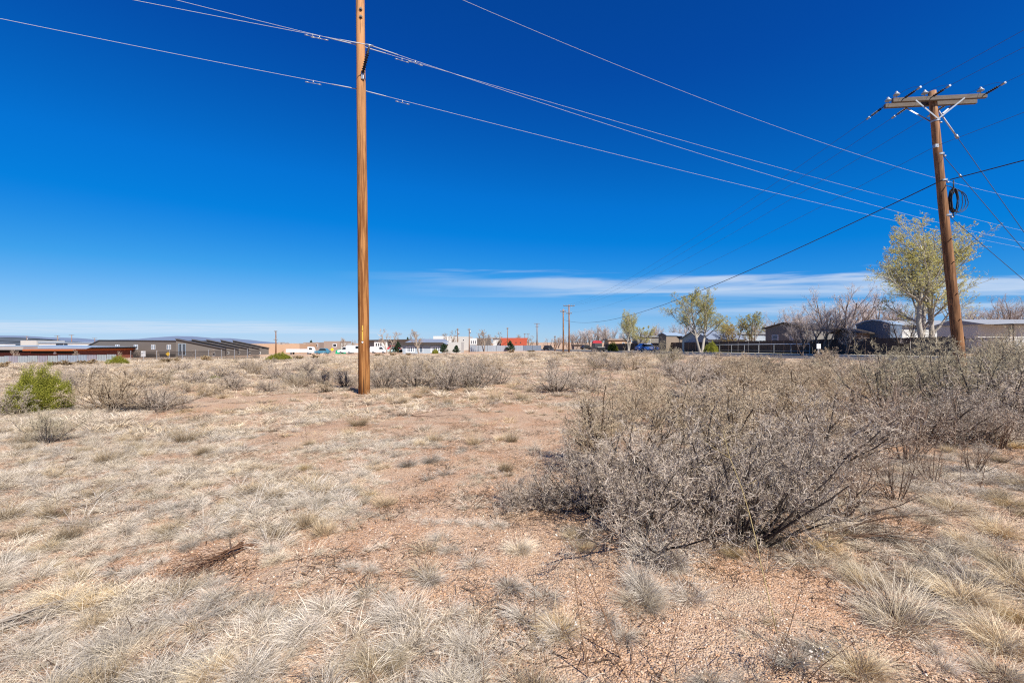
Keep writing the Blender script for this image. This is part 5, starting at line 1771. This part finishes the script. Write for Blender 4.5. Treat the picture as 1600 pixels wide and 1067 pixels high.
def tree_meshes(name, seed, H, leaders=1, fork=0.3, spread=0.65, n=(9, 8, 7, 5), bark=((0.20, 0.17, 0.15), (0.34, 0.30, 0.26)), twig=((0.16, 0.125, 0.105), (0.28, 0.23, 0.19)),
                leaves=0, leaf_c=((0.30, 0.31, 0.10), (0.48, 0.44, 0.20)), leaf_s=0.055, trop=0.07, rmin=0.011, r0=0.02, lrat=0.52, t0=0.22, tlen=0.8):
    rng = np.random.default_rng(seed)
    az = rng.random(leaders) * 6.28 + np.arange(leaders) * 6.28 / leaders
    tilt = fork * rng.uniform(0.5, 1.0, leaders) if leaders > 1 else np.array([0.06])
    d = np.stack([np.sin(tilt) * np.cos(az), np.sin(tilt) * np.sin(az), np.cos(tilt)], -1)
    pos = np.stack([0.012 * H * np.cos(az) * (leaders > 1), 0.012 * H * np.sin(az) * (leaders > 1), np.full(leaders, -0.15)], -1)
    L = H * tlen * rng.uniform(0.85, 1.0, leaders)
    specs = [dict(nseg=9, wob=0.07, trop=trop, sides=8, n=n[0], t0=t0, ang=spread, ratio=lrat, rratio=0.55),
             dict(nseg=6, wob=0.12, trop=trop, sides=5, n=n[1], t0=0.2, ang=0.65, ratio=0.48, rratio=0.55, rmin=rmin * 2.2),
             dict(nseg=4, wob=0.15, trop=trop, sides=3, n=n[2], t0=0.15, ang=0.65, ratio=0.48, rratio=0.6, rmin=rmin * 1.5),
             dict(nseg=3, wob=0.18, trop=trop, sides=2, n=n[3], t0=0.1, ang=0.7, ratio=0.5, rratio=0.7, rmin=rmin * 1.2),
             dict(nseg=2, wob=0.22, trop=trop, sides=2, rmin=rmin)]
    geos, aP = grow(rng, pos, d, L, np.full(leaders, H * r0), specs, [bark, bark, (bark[0], twig[1]), twig, twig], 0.3)
    trunk = merge(geos[:2]).mesh(name + '_trunk', M_BARK, True)
    c = merge(geos[2:])
    if leaves:
        V, Q, C = flakes(rng, points_on(rng, aP[4][0], leaves, 0.3), leaf_s, leaf_c)
        c.add(V, Q, C)
    return trunk, c.mesh(name + '_crown', M_LEAF if leaves else M_TWIG)


WHITE_BARK = ((0.34, 0.31, 0.27), (0.52, 0.49, 0.44))
T_COTTON = [tree_meshes('cottonwood', 406 + i, 10.0, 3 - i, 0.26, 0.75, (17, 11, 8, 5), WHITE_BARK, ((0.30, 0.27, 0.18), (0.46, 0.42, 0.29)), 56000, rmin=0.008, leaf_s=0.036, t0=0.20 + .06 * i, lrat=.60, trop=.09, tlen=.95, leaf_c=((0.50, 0.48, 0.13), (0.76, 0.68, 0.28))) for i in range(2)]
T_YOUNG = [tree_meshes('young_tree', 410 + i, 6.0, 3, 0.45, 0.65, (9, 8, 7, 4), ((0.24, 0.20, 0.16), (0.36, 0.31, 0.25)), ((0.26, 0.22, 0.13), (0.40, 0.35, 0.22)), 16000, leaf_s=0.038, rmin=0.008, lrat=.6,
                       leaf_c=[((0.42, 0.42, 0.13), (0.64, 0.58, 0.26)), ((0.50, 0.38, 0.10), (0.66, 0.50, 0.18))][i]) for i in range(2)]
T_BARE = [tree_meshes('bare_tree', 420 + i, 8.0, 2 + i % 3, 0.5, 0.62, (9, 8, 7, 5), ((0.17, 0.13, 0.11), (0.28, 0.235, 0.20)), [((0.46, 0.39, 0.37), (0.68, 0.60, 0.57)), ((0.48, 0.42, 0.40), (0.72, 0.65, 0.61))][i % 2],
                      rmin=0.006, trop=0.10, lrat=.62) for i in range(4)]
T_PALE = [tree_meshes('pale_bare_tree', 430 + i, 7.0, 2, 0.4, 0.6, (9, 7, 6, 4), ((0.30, 0.25, 0.20), (0.42, 0.36, 0.30)), ((0.36, 0.28, 0.22), (0.52, 0.42, 0.33)), 0, rmin=0.014, trop=0.08) for i in range(2)]


def tree(kind, name, px, pyt, pyb, Y, label, cat='tree', group=None, H0=None, wide=1.0, rz=None, seed=0):
    x = (px - 800) / F * Y
    zb = gz(x, Y)
    zt = EYE + (HOR - pyt) / F * Y
    tr, cr = kind
    o = empty(name, (x, Y, zb), label, cat, group, seed * 1.7 if rz is None else rz)
    if 'h' not in tr:
        top = max(max(v.co.z for v in cr.vertices), 0.1); tr['h'] = top
    s = (zt - zb) / tr['h']
    o.scale = (s * wide, s * wide, s)
    link('trunk', tr, o); link('crown', cr, o)
    return o


def build_trees():
    tree(T_COTTON[0], 'cottonwood_tree', 1444, 334, 548, 46, 'large cottonwood with pale trunks and fresh yellow green leaves behind the leaning pole', rz=3.2, wide=1.25)
    tree(T_COTTON[1], 'cottonwood_tree', 1096, 444, 550, 76, 'tall single cottonwood with fresh leaves in front of the light blue house', rz=2.2, wide=1.15)
    tree(T_COTTON[0], 'cottonwood_tree', 982, 482, 547, 104, 'smaller cottonwood above the cream house, farther along the road', rz=3.7, wide=0.95)
    tree(T_YOUNG[0], 'young_tree', 1178, 488, 548, 82, 'slender pale green young tree right of the orange leaved one', rz=1)
    tree(T_YOUNG[1], 'young_tree', 1148, 493, 548, 84, 'young tree with yellow orange leaves right of the tall cottonwood', rz=2)
    tree(T_YOUNG[0], 'young_tree', 1128, 505, 548, 88, 'low pale green young tree touching the tall cottonwood', rz=4, wide=1.2)
    tree(T_YOUNG[0], 'young_tree', 1003, 508, 546, 106, 'low green tree at the right foot of the smaller cottonwood', rz=5, wide=1.3)
    rg = random.Random(8)
    bare = [(1222, 484, 92), (1250, 478, 95), (1240, 492, 84), (1283, 470, 98), (1310, 440, 70), (1322, 446, 74), (1345, 462, 95), (1365, 455, 92), (1385, 468, 96), (1400, 472, 90), (1420, 478, 84), (1205, 494, 99), (1330, 475, 105), (1300, 482, 110), (1265, 486, 108),
            (1548, 470, 75), (1575, 458, 72), (1596, 462, 70), (1530, 482, 80), (1500, 488, 82), (1560, 478, 90), (1610, 470, 78)]
    for i, (px, pt, Y) in enumerate(bare):
        where = 'behind the grey mobile home' if px < 1262 else ('behind the pinkish mobile home and brown shed' if px < 1337 else ('behind the blue barn shed' if px < 1450 else 'behind the white mobile home at the right edge'))
        tree(T_BARE[i % 4], 'bare_tree', px, pt, 548, Y, 'leafless grey brown tree ' + where, group='bare trees behind the homes', rz=rg.random() * 6, wide=rg.uniform(.95, 1.35))
    street = [(1262, 480, 57, 'bare street tree in front of the grey mobile home'), (1285, 478, 55, 'bare street tree with crooked trunk in front of the pinkish mobile home'), (1322, 500, 50, 'thin bare tree at the brown shed by the pavement'), (1254, 500, 52, 'low twiggy bare tree next to the notice sign')]
    for i, (px, pt, Y, lab) in enumerate(street):
        tree(T_BARE[(i + 1) % 4], 'bare_tree', px, pt, 552, Y, lab, rz=rg.random() * 6, wide=1.1)
    tree(T_BARE[0], 'bare_tree', 1408, 480, 548, 47, 'bare leaning tree left of the large cottonwood', rz=1.1)
    mid = [(1040, 504, 120), (1058, 502, 118), (1022, 510, 125), (1075, 506, 112), (1215, 500, 110), (912, 516, 185), (905, 522, 190), (930, 505, 150), (942, 507, 148), (955, 512, 145), (922, 512, 160), (966, 515, 140), (880, 522, 200), (868, 524, 190), (892, 520, 200), (850, 531, 220)]
    for i, (px, pt, Y) in enumerate(mid):
        tree(T_BARE[i % 4], 'bare_tree', px, pt, 546, Y, 'leafless tree ' + ('behind the tan shed with the blue roof' if px > 1000 else 'at the far end of the road'), group='bare trees along the road', rz=rg.random() * 6, wide=rg.uniform(1.0, 1.5))
    pale = [(607, 513, 130, 'pale bare tree right of the tall pole in front of the white building'), (655, 514, 118, 'pale bare tree in front of the blue roofed house'), (703, 516, 190, 'faint pale bare tree behind the blue roofed house'), (757, 514, 145, 'rounded pale bare tree in front of the pale metal fence'),
            (773, 518, 152, 'pale bare tree left of the red building'), (813, 522, 190, 'pale bare tree behind the red building'), (828, 524, 175, 'pale bare tree at the right end of the red building'), (540, 527, 170, 'grey bare tree left of the tall bare pole'), (552, 531, 165, 'small bare tree touching the tall bare pole'),
            (25, 545, 100, 'small bare tree in front of the rust red building'), (118, 545, 102, 'bare sapling by the pale door of the rust red building'), (186, 548, 104, 'bare sapling before the left opening of the brown warehouse'), (217, 547, 104, 'bare sapling beside the small pale sign'),
            (247, 547, 104, 'bare sapling left of the yellow sign'), (305, 545, 106, 'bare sapling right of the tall glass bay'), (330, 545, 108, 'bare sapling before the small window of the saw tooth bay')]
    for i, (px, pt, Y, lab) in enumerate(pale):
        tree(T_PALE[i % 2], 'bare_tree', px, pt, 552, Y, lab, rz=rg.random() * 6, wide=.9 if px < 400 else 1.2)
    sky = [(574, 533, 240), (590, 534, 250), (632, 532, 240), (668, 527, 230), (690, 528, 235), (748, 526, 220), (764, 524, 210), (781, 527, 225), (840, 530, 230), (858, 527, 225), (872, 526, 215), (886, 527, 210), (900, 517, 175), (918, 514, 165), (936, 510, 150), (950, 508, 140), (972, 516, 150),
           (1030, 506, 118), (1012, 514, 128), (1082, 506, 115), (1120, 510, 120), (1150, 508, 118), (1186, 504, 112), (1204, 498, 106), (1476, 478, 88), (1520, 474, 84), (1588, 472, 84), (455, 534, 260), (500, 533, 260), (540, 532, 250)]
    for i, (px, pt, Y) in enumerate(sky):
        where = 'in the middle distance beyond the white and red buildings' if 560 < px < 800 else ('beyond the tan and taupe buildings' if px < 560 else ('at the far end of the road beyond the paired poles' if px < 1000 else 'behind the sheds and homes across the road'))
        tree(T_BARE[(i * 3) % 4], 'bare_tree', px, pt, 546, Y, 'leafless tree ' + where, group='bare trees on the skyline', rz=rg.random() * 6, wide=rg.uniform(1.0, 1.6))
    # poplars standing far off
    for px, pt, lab in ((916, 513, 'left of two narrow bare poplars far down the road'), (924, 511, 'right of two narrow bare poplars far down the road')):
        tree(T_PALE[0], 'poplar_tree', px, pt, 545, 215, lab, rz=px, wide=.4)


build_trees()


def evergreen_mesh(name, seed, shape='bush', c=((0.15, 0.17, 0.025), (0.42, 0.40, 0.075)), n=100000, size=0.011):
    """dense scale-leaved sprays on rising stems; the outline is several lobes"""
    rng = np.random.default_rng(seed)
    g = Geo(); st = Geo()
    if shape == 'bush':
        n0 = 40
        az = rng.random(n0) * 6.28; th = np.arccos(1 - rng.random(n0) * 0.92)
        d = np.stack([np.sin(th) * np.cos(az), np.sin(th) * np.sin(az), np.cos(th)], -1)
        L = rng.uniform(0.60, 0.80, n0) * (1 + 0.30 * (np.cos(th) > .93))
        specs = [dict(nseg=5, wob=.10, trop=.10, sides=4, n=8, t0=.25, ang=.6, ratio=.30, rratio=.5), dict(nseg=3, wob=.12, trop=.14, sides=3, n=5, t0=.15, ang=.6, ratio=.5, rratio=.6), dict(nseg=3, wob=.12, trop=.16, sides=2)]
        geos, aP = grow(rng, np.zeros((n0, 3)) + rng.normal(0, .05, (n0, 3)) * [1, 1, 0], d, L, np.full(n0, .008), specs, [((.10, .07, .05), (.18, .13, .09)), c, c])
        st = merge(geos[:1]); g = Geo()
        # foliage in many small dense clumps filling a lobed mound with a leading tip
        k = 420
        a = rng.random(k) * 6.28; ct = rng.random(k) * 1.04 - .04; s_ = np.sqrt(np.maximum(0, 1 - ct * ct))
        R = (.62 + .10 * np.sin(a * 3 + 1) + .07 * np.sin(a * 7)) * (1 + .30 * np.exp(-((1 - ct) / .10) ** 2)) * (.45 + .55 * rng.random(k) ** .35)
        cc = np.stack([R * s_ * np.cos(a) * 1.15, R * s_ * np.sin(a) * 1.15, np.maximum(.04, R * ct * 1.02 + .10)], -1)
        m = n // k
        q = rng.normal(0, 1, (k, m, 3)) * np.array([.042, .042, .055]) + np.array([0, 0, .02])
        pts = (cc[:, None] + q).reshape(-1, 3)
    else:
        n0 = 90; t = rng.random(n0); az = rng.random(n0) * 6.28
        d = np.stack([np.cos(az), np.sin(az), np.full(n0, .25)], -1)
        pos = np.stack([np.zeros(n0), np.zeros(n0), .08 + .85 * t], -1)
        L = .42 * (1 - t) ** .8 + .05
        specs = [dict(nseg=4, wob=.08, trop=.03, sides=3, n=9, t0=.2, ang=.6, ratio=.4, rratio=.6), dict(nseg=2, wob=.1, trop=.05, sides=2)]
        geos, aP = grow(rng, pos, d, L, np.full(n0, .008), specs, [((.10, .07, .05), (.18, .13, .09)), c])
        P = np.zeros((1, 6, 3)); P[0, :, 2] = np.linspace(-.05, 1, 6)
        V, Q = tubes(rng, P, np.linspace(.035, .006, 6)[None], 7); st.add(V, Q, np.array([.14, .10, .07]))
        st = merge([st, geos[0]]); g = geos[1]
        pts = points_on(rng, aP[1][0], n, .0)
    V, Q, C = flakes(rng, pts + rng.normal(0, .008, pts.shape), size, c)
    g.add(V, Q, C)
    return st.mesh(name + '_stems', M_BARK, True), g.mesh(name + '_foliage', M_LEAF)


JUN = evergreen_mesh('juniper', 500)
CON = evergreen_mesh('conifer', 501, 'cone', ((0.03, 0.055, 0.03), (0.075, 0.11, 0.06)), 9000, .03)


def evergreen(kind, name, px, pyb, pyt, w, Y, label, cat, base_w, rz=0.0, on_ground=True):
    if Y is None: x, Y = gp(px, pyb)
    else: x = (px - 800) / F * Y
    zb = gz(x, Y)
    h = EYE + (HOR - pyt) / F * Y - zb
    o = empty(name, (x, Y, zb), label, cat, None, rz)
    sw = w / F * Y / base_w
    o.scale = (sw, sw, h)
    link('stems', kind[0], o); link('foliage', kind[1], o)
    return o


evergreen(JUN, 'juniper_bush', 58, 643, 573, 92, None, 'bright green juniper bush at the left of the field', 'juniper bush', 1.75, 2.6)
evergreen(JUN, 'juniper_bush', 184, 572, 556, 26, 62, 'small dark green juniper in front of the brown warehouse', 'juniper bush', 1.5, 2.0)
evergreen(JUN, 'juniper_bush', 437, 562, 551, 34, 70, 'low green bush below the tan flat building', 'bush', 1.5, 3.0)
evergreen(JUN, 'juniper_bush', 335, 592, 587, 18, 26, 'small dark green plant lying low among the mid field shrubs', 'bush', 1.5, 1.0)
evergreen(CON, 'conifer_tree', 622, 552, 533, 16, 128, 'dark conifer left of the blue roofed house', 'conifer', .9)
evergreen(CON, 'conifer_tree', 694, 552, 536, 15, 122, 'dark conifer in front of the right end of the blue roofed house', 'conifer', .9, 1)
evergreen(CON, 'conifer_tree', 713, 552, 539, 13, 120, 'small conifer in front of the grey annex of the blue roofed house', 'conifer', .9, 2)
evergreen(CON, 'conifer_tree', 797, 551, 532, 15, 148, 'blue green conifer in front of the red building', 'conifer', .9, 3)
evergreen(CON, 'conifer_tree', 486, 548, 531, 9, 240, 'dark conifer top behind the grey taupe building', 'conifer', .8, 4)
evergreen(CON, 'conifer_tree', 637, 540, 526, 7, 230, 'dark conifer top behind the white building', 'conifer', .8, 5)
evergreen(JUN, 'juniper_bush', 958, 549, 534, 16, 110, 'dark round evergreen between the black pickup and the smaller cottonwood', 'juniper bush', 1.5, 5)
evergreen(JUN, 'juniper_bush', 1112, 552, 534, 20, 74, 'olive evergreen at the right foot of the tall cottonwood', 'juniper bush', 1.5, 2.5)
evergreen(JUN, 'juniper_bush', 680, 552, 545, 10, 118, 'round green shrub in front of the blue roofed house', 'bush', 1.5, 2.5)


# cholla cactus clumps at the far side of the field
def cholla_mesh(seed):
    rng = np.random.default_rng(seed)
    n0 = 9; az = rng.random(n0) * 6.28; th = rng.uniform(.1, .9, n0)
    d = np.stack([np.sin(th) * np.cos(az), np.sin(th) * np.sin(az), np.cos(th)], -1)
    specs = [dict(nseg=4, wob=.2, trop=.1, sides=6, n=5, t0=.3, ang=.8, ratio=.5, rratio=.9), dict(nseg=3, wob=.2, trop=.15, sides=6, n=4, t0=.3, ang=.8, ratio=.5, rratio=.9), dict(nseg=2, wob=.2, trop=.15, sides=5)]
    geos, aP = grow(rng, np.zeros((n0, 3)), d, rng.uniform(.6, .9, n0), np.full(n0, .035), specs, [((.13, .085, .05), (.24, .16, .09)), ((.17, .11, .06), (.28, .19, .10)), ((.17, .14, .06), (.30, .21, .11))], .85)
    g = merge(geos)
    V, Q, C = flakes(rng, points_on(rng, aP[2][0], 2500) + rng.normal(0, .03, (2500, 3)), .02, ((.40, .32, .2), (.55, .45, .3)))
    g.add(V, Q, C)
    return g.mesh('cholla', M_TWIG)


CH = [cholla_mesh(600), cholla_mesh(601)]
for i, (px, w, pt, Y, lab) in enumerate(((82, 20, 567, 58, 'brown cholla cactus clump left of the fence end'), (102, 22, 567, 56, 'brown cholla cactus clump below the rust red building'), (132, 22, 565, 62, 'reddish cholla clump below the pale door'), (146, 18, 565, 62, 'reddish cholla clump touching the one below the pale door'),
                                         (262, 18, 560, 66, 'brown cholla clump at the foot of the yellow sign'), (276, 16, 558, 70, 'cholla clump right of the yellow sign'), (318, 18, 553, 70, 'taller cholla clump in front of the saw tooth bay'), (492, 24, 556, 74, 'wide cholla clump below the taupe building'), (470, 20, 557, 74, 'cholla clump below the white truck'),
                                         (8, 26, 568, 52, 'brown cholla clump at the left edge'), (588, 14, 552, 90, 'dark cholla clump right of the tall bare pole'), (612, 18, 551, 92, 'reddish cholla clump below the white building'), (640, 12, 553, 92, 'green brown cholla clump below the blue roofed house'), (800, 18, 546, 110, 'orange brown cholla clump under the blue green conifer'), (828, 14, 548, 110, 'orange brown cholla clump below the pale fence end'))):
    x = (px - 800) / F * Y; zb = gz(x, Y); h = max(.8, EYE + (HOR - pt) / F * Y - zb)
    place('cholla_cactus', CH[i % 2], x, Y, w / F * Y / 1.2, w / F * Y / 1.2, h / 1.0, i * 1.3, lab, 'cactus', 'cholla clumps along the far side of the field')


# ---- weeds, stalks and dead wood near the camera
def weed_mesh(seed, H=0.5, side=9, heads=40, hs=.006, c=((.15, .09, .06), (.26, .17, .11))):
    rng = np.random.default_rng(seed)
    specs = [dict(nseg=8, wob=.06, trop=.03, sides=5, n=side, t0=.3, ang=.7, ratio=.34, rratio=.6), dict(nseg=3, wob=.14, trop=.06, sides=3, n=3, t0=.4, ang=.6, ratio=.4, rratio=.7, rmin=.0012), dict(nseg=2, wob=.15, trop=.05, sides=3, rmin=.0010)]
    geos, aP = grow(rng, np.array([[0, 0, -.02]]), np.array([[.02, .02, 1.]]), np.array([H]), np.array([.0033]), specs, [c, c, c])
    g = merge(geos)
    V, Q, C = flakes(rng, aP[2][0][rng.integers(0, len(aP[2][0]), heads), -1], hs, ((.60, .52, .42), (.82, .76, .68)))
    g.add(V, Q, C)
    return g.mesh('weed_stalk', M_TWIG)


WD = [weed_mesh(700 + i, .5, [9, 5, 12, 3][i], [60, 25, 120, 14][i], [.006, .006, .0085, .006][i]) for i in range(4)]


def weed(px, pyb, pxt, pyt, k, label):
    x, y = gp(px, pyb)
    h = (pyb - pyt) / F * y * 1.05 / .5; lean = (pxt - px) / F * y
    hh = (pyb - pyt) / F * y
    place('weed_stalk', WD[k], x, y, max(h, .6), max(h, .6), h, px * 1.0, label, 'weed stalk', 'dry weed stalks near the camera', tilt=(rad(-6), math.atan2(lean, hh)))


for args in ((970, 1030, 1050, 838, 1, 'straight brown weed stalk leaning right across the grey tufts'), (920, 1058, 930, 880, 3, 'thin upright brown weed stalk left of the leaning one'), (838, 985, 832, 885, 3, 'thin weed stalk standing in the grey tuft at the sandy patch'), (1030, 1060, 1062, 945, 0, 'branched brown weed at the bottom middle, beside the gravel patch'),
             (1055, 1055, 1105, 980, 0, 'low branched weed with pale seed heads right of the bottom middle'), (1222, 1020, 1195, 900, 1, 'dark weed stalk with pale buds on the gravel patch'), (1262, 1066, 1335, 965, 2, 'weed with pale cottony heads at the bottom, right of the gravel patch'), (1285, 1062, 1320, 1000, 2, 'shorter weed with pale cottony heads next to the taller one'),
             (1205, 1066, 1215, 985, 2, 'bushy dry weed with white heads at the bottom edge'), (1185, 1066, 1150, 1000, 2, 'dry weed with white heads left of the bushy one'), (755, 1066, 770, 1000, 0, 'small weed with pale beads in the grey grass at the bottom'), (1500, 752, 1495, 690, 1, 'thin brown weed standing on the right hand gravel'),
             (1530, 770, 1522, 700, 1, 'thin brown weed right of its twin on the right hand gravel'), (1390, 700, 1392, 600, 0, 'tall thin dark weed behind the right hand tufts'), (620, 665, 622, 640, 0, 'reddish twiggy weed on the sand right of the tall bare pole'), (655, 690, 660, 655, 0, 'reddish twiggy weed nearer the camera on the sand'),
             (725, 640, 728, 615, 0, 'small reddish weed at the far side of the sand'), (885, 735, 882, 660, 1, 'thin upright weed at the left end of the big thicket'), (100, 735, 108, 695, 0, 'small twiggy weed in the pale grass at the left'), (165, 660, 162, 640, 0, 'tiny twiggy weed right of the juniper'), (480, 700, 478, 668, 1, 'thin weed in the middle of the open grass')):
    weed(*args)

# the long yellowish stalk in front of the thicket
bx, by = gp(1215, 990)
mb = MB()
crv = [(1215, 990), (1200, 930), (1188, 880), (1180, 840), (1170, 800), (1158, 760), (1140, 715), (1134, 690), (1130, 672)]
pts = [Vector(((px - 800) / F * (by + .25 * i / 8), by + .25 * i / 8, EYE + (HOR - py) / F * (by + .25 * i / 8))) for i, (px, py) in enumerate(crv)]
pts[0].z = gz(bx, by) - .02
mb.tube(pts, [.0028, .0027, .0026, .0024, .0022, .002, .0017, .0013, .0008], 6)
rg = random.Random(2)
for i in (4, 5, 6, 6, 7):
    d = Vector((rg.choice([-1, 1]) * rg.uniform(.05, .16), rg.uniform(-.04, .06), rg.uniform(.04, .13)))
    mb.tube([pts[i], pts[i] + d * .5 + Vector((0, 0, -.005)), pts[i] + d], [.0012, .0009, .0005], 4)
o = mb.build('weed_stalk', mat('straw_stem', (.36, .28, .13), .8, .15, 8), None, True)
tag(o, 'single long yellowish stalk bending left in front of the big thicket', 'weed stalk')


def dead_branch(pxa, pya, pxb, pyb, label, seed, c, n0=9, h=.07, r=.006, name='dead_branch', side=7, up=.0):
    """dry wood lying on the ground from one place to another"""
    rng = np.random.default_rng(seed)
    a = np.array(gp(pxa, pya)); b = np.array(gp(pxb, pyb)); L = np.linalg.norm(b - a)
    d0 = (b - a) / L
    pos = np.stack([np.full(n0, .0) + rng.normal(0, .03, n0), rng.normal(0, .03, n0), rng.uniform(.0, h, n0)], -1)
    d = np.stack([np.full(n0, d0[0]), np.full(n0, d0[1]), rng.uniform(0, .15, n0) + up], -1) + rng.normal(0, .17, (n0, 3)) * [1, 1, .2]
    specs = [dict(nseg=7, wob=.09, trop=-.025 - up * .12, sides=5, n=side, t0=.2, ang=.55, ratio=.4, rratio=.55), dict(nseg=4, wob=.15, trop=-.02, sides=3, n=5, t0=.2, ang=.6, ratio=.45, rratio=.6, rmin=.0013), dict(nseg=2, wob=.2, trop=-.01, sides=3, rmin=.001)]
    geos, aP = grow(rng, pos, d, L * rng.uniform(.6, 1.05, n0), np.full(n0, r), specs, [c, c, c])
    g = merge(geos)
    for V in g.V:
        V[:, 2] = np.where(V[:, 2] < 0.0, np.abs(V[:, 2]) * .3, V[:, 2])
    o = link(name, g.mesh(name, M_TWIG))
    o.location = (a[0], a[1], gz(a[0], a[1]) + .005)
    return tag(o, label, 'dead branch')


BR = ((.10, .055, .035), (.20, .12, .08)); GRW = ((.26, .22, .18), (.42, .37, .32)); BRD = ((.07, .045, .035), (.15, .10, .07))
dead_branch(385, 855, 225, 925, 'fallen reddish brown branch with many twigs on the bare soil at the left', 801, BR, 10, .06, .005)
dead_branch(375, 870, 392, 822, 'single bent twig rising at the upper end of the fallen branch', 802, BRD, 1, .02, .004, side=1, up=.6)
dead_branch(5, 985, 120, 945, 'grey dead sticks lying at the left edge of the grass', 803, GRW, 5, .05, .007, side=3)
dead_branch(95, 722, 135, 715, 'small dark dead branch in the pale grass at the left', 804, BRD, 5, .05, .006)
dead_branch(640, 650, 740, 655, 'dark flat dead twigs across the sandy strip', 805, BRD, 6, .03, .005)
dead_branch(1290, 850, 1470, 838, 'long dark branches arching right from the foot of the big thicket', 806, BRD, 9, .05, .005, side=4, up=.25)
dead_branch(1270, 800, 1450, 700, 'bare dark branch sprawling right out of the big thicket', 807, BRD, 6, .15, .007, side=6, up=.15)
dead_branch(860, 1040, 960, 1010, 'thin fallen twig on the sand at the bottom middle', 808, BRD, 2, .02, .003, side=3)

# black plastic bags caught in the brush
def bag(px, py, w, label, seed):
    x, y = gp(px, py + 25); rng = np.random.default_rng(seed)
    s = w / F * y / 2
    u = np.linspace(0, 2 * np.pi, 25)[:-1]; v = np.linspace(0, np.pi, 14)
    U, Vv = np.meshgrid(u, v)
    r = 1 + .38 * (fbm(U * 2.2 + 7, Vv * 3.5, seed, 3) - .5) * 2
    r[:, :] = r * 0.9
    P = np.stack([r * np.sin(Vv) * np.cos(U), r * np.sin(Vv) * np.sin(U) * .8, r * np.cos(Vv) * .95], -1) * s
    i = np.arange(13)[:, None] * 24; j = np.arange(24)[None]; j2 = (j + 1) % 24
    Q = np.stack([i + j, i + 24 + j, i + 24 + j2, i + j2], -1).reshape(-1, 4)
    o = link('plastic_bag', mesh_np('plastic_bag', P.reshape(-1, 3), Q, M_BAG)); o.location = (x, y, EYE + (HOR - py) / F * y)
    return tag(o, label, 'plastic bag')


M_BAG = mat('black_plastic', (.012, .013, .018), .3, .2, 6)
bag(1050, 622, 26, 'crumpled black plastic bag caught in the brush at the top of the thicket', 5)
bag(963, 742, 13, 'scrap of black plastic deep in the left half of the big thicket', 6)

# ------------------------------------------------------------------ every look-alike gets a label that points to it alone
def single_out():
    ORD = ['leftmost', 'second from left', 'third from left', 'fourth from left', 'fifth from left', 'sixth from left', 'seventh from left', 'eighth from left', 'ninth from left', 'tenth from left', 'eleventh from left', 'twelfth from left']
    bpy.context.view_layer.update()
    by = {}
    for o in SC.objects:
        if o.parent is None and 'label' in o:
            by.setdefault(o['label'], []).append(o)
    for lab, os_ in by.items():
        if len(os_) < 2: continue
        os_.sort(key=lambda o: o.location.y)
        rows = max(1, math.ceil(len(os_) / 10)); per = math.ceil(len(os_) / rows)
        names = {1: [''], 2: ['front row', 'back row'], 3: ['front row', 'middle row', 'back row']}.get(rows) or ['row %s from the front' % w for w in ('one', 'two', 'three', 'four', 'five', 'six', 'seven', 'eight', 'nine', 'ten', 'eleven', 'twelve')[:rows]]
        for r in range(rows):
            row = sorted(os_[r * per:(r + 1) * per], key=lambda o: o.location.x / o.location.y)
            for i, o in enumerate(row):
                k = ORD[i] if i < len(row) - 1 or i == 0 else 'rightmost'
                o['label'] = ' '.join((k + (' in ' + names[r] if names[r] else '') + ': ' + lab).split()[:16])


single_out()
